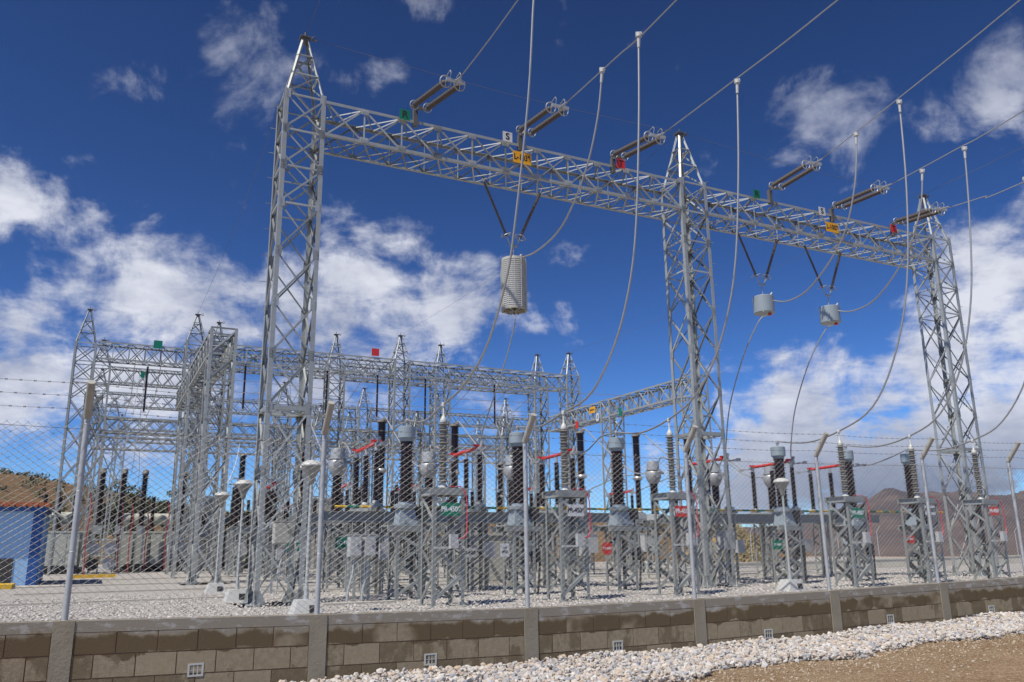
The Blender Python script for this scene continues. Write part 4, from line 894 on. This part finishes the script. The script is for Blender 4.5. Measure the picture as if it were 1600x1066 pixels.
lead([(10.5, 15.68, 13.3), (10.5, 16.0, 12.1), (10.5, 16.7, 10.9), (10.55, 18.0, 9.95), (10.6, 19.5, 9.75), (10.72, 20.9, 9.98)], 'drop lead curving left into the top of the ribbed wave trap')
lead([(20.3, 16.22, 13.98), (20.3, 16.5, 12.4), (20.4, 17.3, 10.9), (20.5, 18.8, 9.8), (20.62, 20.0, 9.62), (20.7, 20.9, 9.9)], 'drop lead curving into the smooth wave trap nearer the middle tower')
lead([(23.4, 16.34, 13.4), (23.4, 16.6, 12.2), (23.5, 17.4, 10.9), (23.6, 18.8, 9.8), (23.7, 20.0, 9.62), (23.8, 20.9, 9.9)], 'drop lead curving into the smooth wave trap nearer the right end tower')
lead([(10.5, 20.85, 8.2), (10.48, 20.8, 7.9), (10.45, 21.3, 7.0), (10.43, 22.2, 5.9), (10.43, 23.0, 5.0), (10.43, 23.15, 4.5)], 'thin lead hanging from under the ribbed wave trap to the red switch', .02, False)
lead([(20.3, 20.8, 9.25), (20.05, 20.9, 9.05), (19.9, 21.6, 8.0), (19.9, 22.5, 6.4), (20.0, 23.0, 5.0), (20.1, 23.15, 4.5)], 'lead bending down from the wave trap nearer the middle tower', .022, False)
lead([(23.5, 20.8, 9.25), (23.2, 20.9, 9.05), (23.0, 21.6, 8.0), (23.0, 22.5, 6.4), (23.1, 23.0, 5.0), (23.25, 23.15, 4.5)], 'lead bending down from the wave trap nearer the right end tower', .022, False)
lead([(26.35, 20.6, 4.8), (26.35, 21.5, 4.55), (26.35, 22.4, 4.4), (26.35, 22.95, 4.52)], 'short lead from the rightmost capped insulator to its red switch', .022, False)
lead([(13.72, 20.6, 4.8), (13.72, 21.4, 4.8), (13.72, 22.3, 4.45), (13.72, 22.95, 4.5)], 'short lead from the third capped insulator down to the red switch', .022, False)
lead([(7.15, 20.6, 4.8), (7.15, 21.6, 4.75), (7.15, 22.3, 4.5), (7.15, 22.95, 4.5)], 'short lead from the leftmost capped insulator down to the red switch', .022, False)
gW = 'bright busbar links between switches, transformers and breakers'
WL = ['left near tower', 'TC plate', 'green PR-4506 arrester', 'middle tower', 'fourth capped insulator', 'fifth fence post']
NM_ = ['leftmost silver transformer head', 'second silver transformer head from the left', 'silver head behind the third fence post', 'silver head left of the middle tower', 'silver head inside the middle tower', 'rightmost silver transformer head']
NMS = ['left near tower', 'leftmost capped insulator', 'third fence post', 'white PR-4506 arrester', 'third capped insulator', 'middle tower']
for i in range(6):
    cable('busbar_link', [(PA[i], 25.95, 4.42), (PA[i], 26.4, 4.75), (PA[i], 27.0, 4.95), (PA[i], 27.3, 4.6), (PA[i], 27.5, 4.35)], .028, 'bright bent bar entering the ' + NM_[i], 'busbar', gW, 'alu')
    cable('busbar_link', [(PA[i], 28.1, 4.4), (PA[i], 29.2, 4.6), (PA[i], 31.5, 6.0), (PA[i], 32.7, 6.8), (PA[i], 33.2, 6.78)], .028, 'bright sloping bar rising behind the ' + NM_[i], 'busbar', gW, 'alu')
    cable('busbar_link', [(PA[i], 32.75, 4.68), (PA[i], 34.5, 4.9), (PA[i], 36.5, 4.6), (PA[i], 37.9, 4.35)], .028, 'low bright bar behind the breaker, past the ' + NM_[i], 'busbar', gW, 'alu')
# earth wires
eT = [(t[0], 21.06, 15.72) for t in TWR]
for i in range(2):
    p, q = eT[i], eT[i + 1]; m_ = ((p[0] + q[0]) / 2, 21.06, 15.55)
    cable('earth_wire', [p, m_, q], .006, ('thin earth wire between the left and middle peaks of the near gantry', 'thin earth wire between the middle and right peaks of the near gantry')[i], 'wire', 'thin earth wires', 'barb', 4)
for i, (p, q, lab) in enumerate(((eT[0], (4.4, 51.5, 15.5), 'left'), (eT[1], (17.3, 51.5, 15.5), 'middle'), (eT[2], (30.4, 51.5, 15.5), 'right end'))):
    cable('earth_wire', [p, ((p[0] + q[0]) / 2, 36, 15.1), q], .006, 'thin earth wire from the %s near peak back to the rear gantry' % lab, 'wire', 'thin earth wires', 'barb', 4)
cable('earth_wire', [eT[0], (4.04, 12, 16.2), (4.04, -9, 18)], .006, 'thin earth wire rising off the top from the left near peak', 'wire', 'thin earth wires', 'barb', 4)
cable('earth_wire', [eT[2], (29.95, 12, 16.2), (29.95, -9, 18)], .008, 'thin earth wire rising to the right from the right end peak', 'wire', 'thin earth wires', 'barb', 4)
# wave traps hung in a V
def vstring(a, z, half, zj, label, group='V shaped hanger insulators under the near beams'):
    T = thing('hanger_insulator', a, 21.06, z, label, 'insulator string', group)
    for s in (-1, 1):
        o = Vector((s * half, 0, 0)); e = Vector((s * .1, 0, zj - z)); d = (e - o); Ln = d.length; d.normalize()
        g = MB(); g.sheds(.12, Ln - .3, .03, .056, .045, o=o, axis=d, k=10, alt=.8); ins = g.build('insulator', 'polymer_dark', T, True)
        g = MB(); g.cyl(o, o + d * .12, .02, k=6); g.cyl(o + d * (Ln - .3), e, .02, k=6); g.ring(o + d * (Ln - .34), d, .16, .015, 18, 6); g.bar(o + d * (Ln - .34) + Vector((-.16, 0, 0)), o + d * (Ln - .34) + Vector((.16, 0, 0)), .014); g.build('corona_ring', 'alu', ins, True)
    g = MB(); g.bar((-.13, 0, zj - z), (.13, 0, zj - z), .05, .05); g.cyl((0, 0, zj - z), (0, 0, zj - z - .42), .018, k=6); g.build('yoke', 'alu', T, True)
    return T
vstring(10.6, 12.45, 1.02, 10.42, 'V of two brown insulators holding the tall ribbed wave trap')
vstring(20.5, 12.45, .98, 10.5, 'V of two brown insulators holding the smooth wave trap nearer the middle tower')
vstring(23.72, 12.45, .98, 10.5, 'V of two brown insulators holding the smooth wave trap nearer the right end tower')
wt = thing('wave_trap', 10.6, 21.06, 8.3, 'tall ribbed pale grey wave trap hanging under the left beam', 'wave trap')
g = MB(); R = .385; n = 25
pr = []
for i in range(n): z = .1 + i * 1.55 / n; pr += [(R - .03, z), (R, z + .012), (R, z + .036), (R - .03, z + .048)]
pr.append((R - .03, 1.65)); g.lathe(pr, k=36); g.build('coil', 'lampcap', wt, True)
g = MB()
for i in range(12):
    t = 2 * math.pi * (i + .3) / 12; g.bar((R * 1.01 * math.cos(t), R * 1.01 * math.sin(t), .1), (R * 1.01 * math.cos(t), R * 1.01 * math.sin(t), 1.65), .012, .012)
g.build('stays', 'lampcap', wt)
g = MB(); g.lathe([(0, 1.68), (R * .96, 1.68), (R * .98, 1.62)], k=30); 
for i in range(4): t = math.pi * i / 4; g.bar((R * math.cos(t), R * math.sin(t), .07), (-R * math.cos(t), -R * math.sin(t), .07), .03, .07)
g.cyl((0, 0, 1.66), (0, 0, 1.72), .05, k=8); g.lathe([(R - .06, .1), (R - .06, .06), (R + .005, .06), (R + .005, .1)], k=30); g.cyl((.12, -.1, 1.68), (.2, -.15, 1.82), .035, k=8); g.cyl((-.1, -.1, .05), (-.16, -.1, -.1), .03, k=8); g.build('end_frame', 'arm', wt)
wl = ['smooth blue grey wave trap hanging under the right beam nearer the middle tower', 'smooth blue grey wave trap hanging under the right beam nearer the right end tower']
w2 = thing('wave_trap', 20.5, 21.06, 9.42, wl[0], 'wave trap', 'smooth wave traps under the right beam')
g = MB(); g.lathe([(0, .0), (.35, .005), (.365, .02), (.365, .60), (.35, .62), (.1, .63), (0, .63)], k=48); g.build('drum', 'capgrey', w2)
g = MB(); g.cyl((.14, -.12, -.07), (.14, -.12, .0), .06, k=10); g.build('tuning_unit', 'red', w2)
for p_, q_, r_ in (((0, 0, .6), (0, 0, .7), .04), ((.15, -.15, .6), (.25, -.2, .75), .035), ((-.2, -.2, .02), (-.3, -.25, -.05), .03)): g = MB(); g.cyl(p_, q_, r_, k=8); g.build('terminal', 'alu', w2, True)
dup(w2, 23.72, 21.06, 9.42, wl[1])
# strung bus conductors and the droppers on them
for i, (b_, z_) in enumerate(((45, 10.25), (48.7, 10.3), (41.3, 10.3))):
    cable('bus_conductor', [(4.6, b_, z_ + .1), (16, b_, z_ - .12), (28.2, b_, z_ + .1)], .016, ('strung bus wire, highest of the three between the portals', 'strung bus wire, lowest of the three between the portals', 'strung bus wire in the middle of the three between the portals')[i], 'wire', 'strung bus wires')
for i, (a_, b_) in enumerate(((15.6, 50.9), (18.9, 50.9), (2.0, 54.0), (7.3, 50.9), (12.3, 50.9), (24.0, 50.9))):
    T = thing('post_insulator', a_, b_, 9.6, ('slim black hanging insulator under the rear beam, left of the capped insulator', 'slim black hanging insulator under the rear beam, right of the capped insulator', 'slim black hanging insulator under the far left beam', 'slim black hanging insulator inside the left near tower', 'slim black hanging insulator right of the left near tower', 'slim black hanging insulator under the right half of the rear beam')[i], 'insulator', 'slim hanging insulators')
    g = MB(); g.sheds(.1, 2.9, .05, .085, .06, k=8); g.build('insulator', 'porcelain', T, True); g = MB(); g.cyl((0, 0, 2.9), (0, 0, 3.1), .03, k=6); g.ring((0, 0, .1), (0, 0, 1), .14, .015, 12, 5); g.build('fitting', 'alu', T, True)
for i, (a0, b0, z0, a1, b1, z1) in enumerate(((9.6, 46, 10.2, 10.6, 48, 6.8), (12.9, 46, 9.7, 13.8, 48, 6.8), (12.4, 55, 9.7, 13.4, 57, 5.5), (1.6, 54, 12.3, 1.0, 57, 6.4), (1.9, 54, 12.3, 1.8, 58, 6.4), (8.6, 60, 9.0, 7.2, 57, 5.0))):
    T = cable('twin_dropper', [(a0, b0, z0), ((a0 * .7 + a1 * .3), b0 * .7 + b1 * .3, z0 * .5 + z1 * .5), (a1, b1, z1)], .022, ('bright white vertical lead right of the left near tower', 'bright white vertical lead left of the leftmost capped insulator', 'lower bright white lead beside the second fence arm', 'bright lead bundle on the far left, left strand', 'bright lead bundle on the far left, right strand', 'bright lead inside the left near tower')[i], 'cable', 'bright rear leads', 'whitetext')
for i, a_ in enumerate((1.2, 2.6, 6.6, 8.9, 11.2, 14.8, 19.2, 22.6, 25.4, 27.6)):
    cable('bus_conductor', [(a_, 51.2, 12.4), (a_ + .1, 57, 11.2), (a_, 64, 10.9), (a_ + .2, 74, 10.9), (a_, 84, 12.0)], .02, 'sagging rear wire running away from the camera, %s from the left' % ('first', 'second', 'third', 'fourth', 'fifth', 'sixth', 'seventh', 'eighth', 'ninth', 'tenth')[i], 'wire', 'sagging rear wires')
for i, (a_, b_, z0, z1) in enumerate(((1.0, 63.6, 9.2, 5.2), (2.2, 63.6, 9.2, 4.8), (5.0, 63.6, 9.3, 6.0), (8.4, 63.6, 9.3, 5.0), (9.9, 50.9, 12.2, 6.9), (13.5, 63.6, 9.3, 5.2), (16.6, 63.6, 9.3, 6.2), (20.2, 50.9, 12.2, 7.0), (22.2, 63.6, 9.3, 5.0), (26.8, 50.9, 12.2, 6.5))):
    cable('thin_dropper', [(a_, b_, z0), (a_ + .25, b_ - .2, (z0 + z1) / 2), (a_ + .1, b_ - .5, z1)], .018, 'thin vertical dropper under the rear beams, %s from the left' % ('first', 'second', 'third', 'fourth', 'fifth', 'sixth', 'seventh', 'eighth', 'ninth', 'tenth')[i], 'cable', 'thin rear droppers')
# ================================================================ LAMPS
lm = thing('yard_lamp', 3.9, 17.1, GZ, 'mushroom lamp on a pole between the left near tower and the second fence post', 'lamp', 'mushroom lamps in the yard')
g = MB(); g.frust(0, 0, 0, .3, .3, .27, .2, .18); g.build('base_block', 'lampcap', lm)
g = MB(); g.box(.02, .17, -.258, -.22, .06, .2); g.build('base_hole_shade', 'dark', lm)  # dark box painted in for the shaded hole of the base
g = MB(); g.cyl((0, 0, .3), (0, 0, .55), .055, .04, 10); g.cyl((0, 0, .5), (0, 0, 2.6), .034, .03, 10); g.build('pole', 'steel', lm, True)
g = MB(); g.lathe([(.03, 2.55), (.06, 2.58), (.075, 2.68), (.1, 2.74), (.205, 2.9), (.215, 2.93)], k=20); g.build('lens', 'glass', lm, True)
g = MB(); g.lathe([(.225, 2.92), (.23, 2.94), (.19, 3.0), (.1, 3.04), (0, 3.05)], k=20); g.build('shade', 'lampcap', lm, True)
tr = [(ch, kids(ch)) for ch in kids(lm)]
for a_, b_, lab in ((17.2, 17.6, 'mushroom lamp in front of the fourth capped insulator'), (3.4, 22.6, 'mushroom lamp touching the left side of the left near tower'), (3.5, 27.5, 'mushroom lamp in front of the open-topped bus portal'), (4.2, 40.5, 'small distant mushroom lamp inside the bus portal legs')): dup(lm, a_, b_, GZ, lab, tree=tr)
# ================================================================ CABINETS AND KIOSK
def cabinet(a, b, z, w, d, h, label, m='cabinet', legs=True, name='control_cabinet', group='control cabinets on the stands'):
    T = thing(name, a, b, z, label, 'cabinet', group)
    g = MB(); g.box(-w / 2, w / 2, -d / 2, d / 2, 0, h); g.box(-w / 2 - .02, w / 2 + .02, -d / 2 - .02, d / 2 + .02, h, h + .02); g.build('body', m, T)
    g = MB(); g.box(-w / 2 + .02, w / 2 - .02, -d / 2 - .012, -d / 2 - .001, .02, h - .02); dr = g.build('door', m, T); g = MB(); g.cyl((w * .1, -d / 2 - .012, h * .6), (w * .1, -d / 2 - .04, h * .6), .03, k=10); g.build('handle', 'alu', dr)
    if legs:
        g = MB(); g.box(-w / 2 + .03, -w / 2 + .09, d / 2, d / 2 + .06, GZ - z, h); g.box(w / 2 - .09, w / 2 - .03, d / 2, d / 2 + .06, GZ - z, h); g.tube([(0, 0, 0), (-.02, 0, -.4), (-.12, 0, -.8), (-.14, 0, GZ - z)], .03, 8); g.build('support', 'steel', T)
    return T
cabinet(5.78, 20.4, 1.36, .28, .32, .5, 'left one of the twin light grey cabinets')
cabinet(6.14, 20.4, 1.36, .28, .32, .5, 'right one of the twin light grey cabinets')
cabinet(5.1, 25.6, 1.72, .62, .4, .62, 'beige cabinet seen between the legs of the left near tower', 'kiosk')
cabinet(17.82, 22.0, 1.3, .34, .3, .66, 'narrow light cabinet seen just left inside the middle tower')
cabinet(18.82, 22.0, 1.36, .5, .35, .6, 'wider light grey cabinet seen at the right inside the middle tower')
kb = thing('relay_kiosk', 12.35, 27.4, GZ, 'large beige two door kiosk between the green PR-4506 arrester and the third fence post', 'kiosk')
g = MB(); g.box(-.75, .75, -.5, .5, .1, 1.65); g.build('body', 'kiosk', kb)
g = MB(); g.box(-.8, .8, -.56, .56, 1.65, 1.72); g.build('roof', 'lampcap', kb)
for x0, x1 in ((-.73, -.06), (.06, .73)): g = MB(); g.box(x0, x1, -.515, -.501, .14, 1.6); g.build('door', 'kiosk', kb)
g = MB(); g.box(-.04, .04, -.53, -.501, .12, 1.62); g.build('door_post', 'lampcap', kb); g = MB(); g.box(-.85, .85, -.6, .6, -.05, .1); g.build('plinth', 'concrete', kb)
# ground slabs and trench covers
for i, (a0, a1, b0, b1, lab) in enumerate(((4.8, 16, 26.6, 26.9, 'pale trench kerb running under the silver headed transformers on the left'), (18, 31, 26.6, 26.9, 'pale trench kerb running under the silver headed transformers on the right'), (-2, 16, 30.2, 30.5, 'pale trench kerb in front of the dark breaker columns on the left'), (17.5, 32, 30.2, 30.5, 'pale trench kerb in front of the breaker columns on the right'), (-4, 3.4, 24.4, 24.7, 'pale thin kerb in the gravel left of the left near tower'), (-3, 30, 36.2, 36.6, 'pale kerb across the yard beyond the breakers'), (-6, 8, 43, 43.5, 'far pale kerb below the transformers'), (4.9, 6.6, 19.6, 20.1, 'short pale slab below the twin cabinets'))):
    g = MB(); g.box(0, a1 - a0, 0, (b1 - b0) * .6, 0, .07); o = g.build('kerb', 'concrete', None); o.location = P(a0, b0, GZ - .02); o.rotation_euler = (0, 0, YAW); tag(o, lab, 'kerb', 'concrete kerbs in the gravel')
# ================================================================ TRANSFORMER BAY
def transformer(a, b, label, w=3.2):
    T = thing('power_transformer', a, b, GZ, label, 'transformer', 'power transformers behind the yard')
    g = MB(); g.box(-w / 2, w / 2, -.9, .9, .35, 2.4); g.box(-w / 2 - .1, w / 2 + .1, -1, 1, 2.4, 2.5); g.build('tank', 'tank', T)
    for k in range(4):
        g = MB(); x = -w / 2 + .1 + k * (w - .2) / 4
        for j in range(6): g.box(x + j * .11, x + j * .11 + .05, -1.5, -1.0, .5, 2.3)
        g.box(x, x + .62, -1.56, -1.5, .5, 2.3); g.build('radiator', 'tank', T)
    g = MB(); g.cyl((-w / 2, .5, 3.3), (w / 2 - .5, .5, 3.3), .38, k=18); g.box(-w / 2 + .3, -w / 2 + .4, .4, .6, 2.5, 3.0); g.box(w / 2 - 1, w / 2 - .9, .4, .6, 2.5, 3.0); g.build('conservator', 'tank', T, True)
    for k in range(3):
        o = Vector((-w / 2 + .6 + k * (w - 1.2) / 2, -.2, 2.5)); g = MB(); g.cyl(o, o + Vector((0, 0, .4)), .2, k=12); g.sheds(.4, 2.2, .1, .17, .09, o=o, k=12); g.build('bushing', 'porcelain', T, True)
    g = MB(); g.box(-w / 2 - .2, w / 2 + .2, -1.4, 1.2, 0, .35); g.build('base', 'dark', T); return T
transformer(3.35, 60, 'grey transformer with tall radiators just right of the first fence post', 3.6)
transformer(-2.0, 58.5, 'grey transformer low behind the first fence post with dark bushings', 2.8)
transformer(9.7, 62, 'grey transformer with tall brown bushings seen through the left near tower', 3.4)
transformer(16.5, 64, 'grey transformer far behind the leftmost capped insulator', 3.4)
for i, (a_, b_, lab) in enumerate(((1.4, 57.2, 'tall dark bushing column left of the transformer radiators'), (2.6, 57.4, 'tall dark bushing column over the transformer radiators'), (.2, 57.0, 'tall dark bushing column right of the first fence post'), (5.0, 58.5, 'tall dark bushing column behind the bus portal'))):
    T = thing('bushing_column', a_, b_, GZ, lab, 'insulator', 'tall dark bushings over the transformers'); g = MB(); g.sheds(2.8, 6.0, .14, .24, .11, k=12); g.build('insulator', 'porcelain', T, True)
    g = MB(); g.lathe([(.2, 6.0), (.2, 6.05), (.16, 6.25), (0, 6.3)], k=12); g.build('cap', 'polymer', T, True); g = MB(); g.box(-.25, .25, -.25, .25, 2.3, 2.8)
    for sx in (-1, 1):
        for sy in (-1, 1): g.box(sx * .2 - .04, sx * .2 + .04, sy * .2 - .04, sy * .2 + .04, 0, 2.3)
    g.build('stand', 'steel_far', T)
for i, (a_, b_) in enumerate(((7.2, 60.5), (14.5, 60.5))):
    T = thing('fire_wall', a_, b_, GZ, ('tall pale concrete fire wall behind the open-topped bus portal', 'pale concrete fire wall behind the left near tower')[i], 'wall', 'concrete fire walls'); g = MB(); g.box(-.75, .75, -.2, 3, 0, 4.7); g.build('panel', 'concrete', T); g = MB(); g.box(-.8, .8, -.25, 3.05, 4.7, 4.85); g.build('coping', 'lampcap', T)
bs = thing('bus_support', 6.2, 43.0, GZ, 'nearest row dark bus support post, first from the left', 'bus support', 'dark bus support posts in the middle distance')
g = MB()
for sx in (-1, 1):
    for sy in (-1, 1): g.leg((sx * .2, sy * .2, 0), (sx * .2, sy * .2, 2.3), .06, .01, sx, sy)
for i in range(4):
    g.lbar((-.2, -.2, .1 + i * .55), (.2, -.2, .65 + i * .55), .045, .007, (0, 1, 0)); g.lbar((-.2, .2, .65 + i * .55), (-.2, -.2, .1 + i * .55), .045, .007, (1, 0, 0)); g.lbar((.2, .2, .65 + i * .55), (.2, -.2, .1 + i * .55), .045, .007, (-1, 0, 0))
g.box(-.25, .25, -.25, .25, 2.3, 2.4); g.build('stand', 'steel_far', bs)
g = MB(); g.sheds(2.4, 4.55, .1, .16, .075, k=12); g.build('insulator', 'porcelain', bs, True)
g = MB(); g.cyl((0, 0, 4.55), (0, 0, 4.7), .07, k=8); g.bar((-.3, 0, 4.7), (.3, 0, 4.7), .07); g.build('clamp', 'alu', bs, True)
tr = [(ch, kids(ch)) for ch in kids(bs)]
k_ = 0
for bb, aa_ in ((43.0, (7.9, 9.3, 11.2, 12.6, 14.4, 19.3, 21.5, 24.4, 26.0)), (47.0, (6.6, 8.4, 10.0, 12.0, 13.5, 15.5, 20.6, 22.4, 25.2)), (56.5, (5.6, 8.0, 9.6, 11.4, 13.2, 15.0, 17.5, 20.0, 24.0, 27.0))):
    for q, a_ in enumerate(aa_):
        dup(bs, a_, bb, GZ, '%s row dark bus support post, %s from the left' % ({43.0: 'nearest', 47.0: 'middle', 56.5: 'farthest'}[bb], ('first', 'second', 'third', 'fourth', 'fifth', 'sixth', 'seventh', 'eighth', 'ninth', 'tenth')[q + (bb == 43.0)]), tree=tr)
for i, (a_, b_, h_) in enumerate(((-.35, 50, 4.4), (1.35, 55, 4.2), (1.9, 54.5, 4.0), (3.9, 55, 4.2), (2.9, 57, 3.6))):
    cable('ground_conduit', [(a_, b_, GZ + h_), (a_ + .12, b_, GZ + h_ * .8), (a_ + .02, b_, GZ + h_ * .45), (a_ + .1, b_, GZ + .1)], .035, ('red vertical conduit on the far left tower', 'red vertical conduit left of the transformer radiators', 'red vertical conduit at the edge of the transformer radiators', 'red vertical conduit right of the transformer radiators', 'red conduit between the transformer radiators')[i], 'conduit', 'red conduits of the transformer bay', 'conduit')
for i, (a_, b_, lab) in enumerate(((.55, 56, 'low grey cooling skid with round fans behind the first fence post'), (5.6, 57, 'low grey pipe skid behind the bus portal legs'))):
    T = thing('cooling_skid', a_, b_, GZ, lab, 'cooling unit', 'cooling skids')
    g = MB(); g.box(-.95, .95, -.5, .5, 1.9, 2.0); g.box(-.95, .95, -.5, .5, 1.0, 1.08)
    for sx in (-.9, .9):
        for sy in (-.45, .45): g.box(sx - .05, sx + .05, sy - .05, sy + .05, 0, 1.9)
    g.build('frame', 'tank', T)
    for sx in (-.48, .45):
        for z_ in (.55, 1.45): g = MB(); g.cyl((sx, -.4, z_), (sx, .3, z_), .36, k=16); g.cyl((sx, -.46, z_), (sx, -.4, z_), .12, k=10); g.build('fan', 'dark' if z_ < 1 and sx < 0 else 'cabinet', T, True)
# ================================================================ BLUE SHED
sh = thing('blue_shed', -1.85, 38.4, GZ, 'small light blue building with deep blue side and orange tiled roof at the left edge', 'shed')
g = MB(); g.box(-8, -.35, 0, 4.2, 0, 2.85); g.build('wall', 'bluel', sh)
g = MB(); g.box(-.35, 0, -.02, .35, 0, 2.85); g.box(-.18, 0, .35, 4.2, 0, 2.85); g.build('side_wall', 'blued', sh)
for y in (.7, 1.7, 2.7, 3.7): g = MB(); g.box(0, .06, y, y + .25, .1, 2.8); g.build('side_rib', 'bluel', sh)
g = MB(); g.box(-8, .1, -.35, 4.4, 2.85, 3.03); g.build('fascia', 'blued', sh)
g = MB(); nseg = 42
for i in range(nseg):
    x0 = -8.1 + i * .2; vs = []
    g.cyl((x0, -.5, 3.1), (x0, 2.2, 3.2), .1, k=8); g.cyl((x0, 4.6, 3.1), (x0, 2.2, 3.2), .1, k=8)
g.build('roof', 'tile', sh, True)
g = MB(); g.add([(.12, -.45, 3.0), (.8, -.45, 2.55), (.8, 4.5, 2.55), (.12, 4.5, 3.0), (.12, -.45, 3.06), (.82, -.45, 2.61), (.82, 4.5, 2.61), (.12, 4.5, 3.06)], [(0, 1, 2, 3), (7, 6, 5, 4), (0, 4, 5, 1), (1, 5, 6, 2), (2, 6, 7, 3), (3, 7, 4, 0)]); g.build('side_eave', 'tank', sh)
g = MB(); g.box(-1.75, -.85, -.03, -.005, 0, 1.05); g.build('louvre', 'dark', sh)
for i, (a0, a1, b0, b1, lab, m) in enumerate(((-3.6, -2.45, 35.6, 37.2, 'yellow painted kerb block before the blue shed', 'yellow'), (-.8, 1.2, 47.5, 47.8, 'long yellow kerb line beyond the blue shed', 'yellow'), (-2.6, -.8, 36.0, 37.6, 'pale concrete apron before the blue shed', 'concrete'))):
    g = MB(); g.box(0, a1 - a0, 0, b1 - b0, 0, .16 if m == 'yellow' else .05); o = g.build('kerb', m); o.location = P(a0, b0, GZ); o.rotation_euler = (0, 0, YAW); tag(o, lab, 'kerb')
# ================================================================ VEGETATION
def leaf_cloud(mb, c, rx, ry, rz, n, s, rnd):
    for _ in range(n):
        while True:
            p = Vector((rnd.uniform(-1, 1), rnd.uniform(-1, 1), rnd.uniform(-1, 1)))
            if p.length < 1: break
        p = Vector((p.x * rx, p.y * ry, p.z * rz)) + c
        u = Vector((rnd.gauss(0, 1), rnd.gauss(0, 1), rnd.gauss(0, 1))).normalized(); w = u.orthogonal().normalized()
        q = s * rnd.uniform(.6, 1.4); mb.add([p - u * q, p + w * q * .5, p + u * q, p - w * q * .5], [(0, 1, 2, 3)])
def hill_z(az, r):    # height of the hill surface along a bearing
    dg = bpy.context.evaluated_depsgraph_get(); return None
hobj = bpy.data.objects['hills']; bpy.context.view_layer.update()
def drop(x, y, default=-1.6):
    ok, loc, _, _ = hobj.ray_cast(Vector((x, y, 300)), Vector((0, 0, -1))); return loc.z if ok else default
def tree(x, y, h, cr, label, m, rnd, dens=1.0, tall=.65, group='trees on the left hillside', leafs=.22):
    z = drop(x, y); T = bpy.data.objects.new('tree', None); COL.objects.link(T); T.location = (x, y, z - .2); tag(T, label, 'tree', group)
    g = MB(); g.cyl((0, 0, 0), (cr * .1, 0, h * .85), h * .022, h * .006, 8)
    clumps = []
    for _ in range(9):
        zz_ = h * rnd.uniform(1 - tall, .92); t = rnd.uniform(0, 6.28); rr = cr * rnd.uniform(.25, .75); c = Vector((rr * math.cos(t), rr * math.sin(t), zz_)); clumps.append(c)
        g.cyl((0, 0, zz_ - h * .12), c, h * .008, h * .003, 5)
    g.build('trunk', 'bark', T); g = MB()
    for c in clumps + [Vector((0, 0, h * .93))]: leaf_cloud(g, c, cr * .42, cr * .42, h * .085, int(120 * dens), leafs, rnd)
    g.build('crown', m, T); return T
rnd = random.Random(5)
def azp(az, r): return r * math.sin(math.radians(az)), r * math.cos(math.radians(az))
TL = [(-26.2, 128, 11.5, 2.9, 'dark tree on the hillside right of the first fence post, leftmost of its cluster'), (-25.3, 126, 12.5, 3.0, 'tallest dark tree of the cluster behind the far left bushings'), (-24.5, 124, 11.5, 2.8, 'dark tree in the middle of the hillside cluster'), (-23.7, 130, 10.0, 2.6, 'dark tree at the right end of the hillside cluster'), (-21.9, 190, 10.5, 2.6, 'thin round topped tree alone on the ridge left of the bus portal'), (-22.6, 192, 8.0, 1.8, 'smaller thin tree beside the round topped ridge tree'), (-20.9, 188, 6.0, 1.8, 'low tree on the ridge just right of the round topped tree')]
for az, r, h, cr, lab in TL: tree(*azp(az, r), h, cr, lab, 'leafdk', rnd)
for i in range(150):
    pass
bu = MB()
for i in range(560):
    az = rnd.uniform(-40, 14); r = 150 + 215 * rnd.random() ** .55; x, y = azp(az, r); z = drop(x, y)
    s = rnd.uniform(.8, 2.2); leaf_cloud(bu, Vector((x, y, z + s * .35)), s, s, s * .6, 46, .38, rnd)
tag(bu.build('hillside_scrub', 'leafolive'), 'dark green scrub dotted over the dry brown hillside', 'scrub', kind='stuff')
kobj = bpy.data.objects['grass_bank']
gb = MB()
for i in range(420):
    az = rnd.uniform(14.0, 17.0); r = rnd.uniform(73, 100); x, y = azp(az, r); ok, loc, _, _ = kobj.ray_cast(Vector((x, y, 300)), Vector((0, 0, -1)))
    if ok: leaf_cloud(gb, Vector((x, y, loc.z + .2)), .5, .5, .45, 14, .16, rnd)
tag(gb.build('dry_shrubs', 'leafdry'), 'yellow dry shrubs on the bank beyond the boundary wall', 'shrubs', kind='stuff')

# ================================================================ HAZE
hm = bpy.data.materials.new('thin_haze'); hm.use_nodes = True; t = hm.node_tree; t.nodes.clear()
o_ = t.nodes.new('ShaderNodeOutputMaterial'); pv = t.nodes.new('ShaderNodeVolumePrincipled'); pv.inputs['Density'].default_value = HAZE; pv.inputs['Color'].default_value = (.62, .72, .95, 1); pv.inputs['Anisotropy'].default_value = .2
t.links.new(pv.outputs[0], o_.inputs['Volume']); hm.cycles.homogeneous_volume = True; MT['haze'] = hm
g = MB(); g.box(-7200, 9500, -5000, 11500, -43, 330); tag(g.build('haze', 'haze'), kind='stuff')
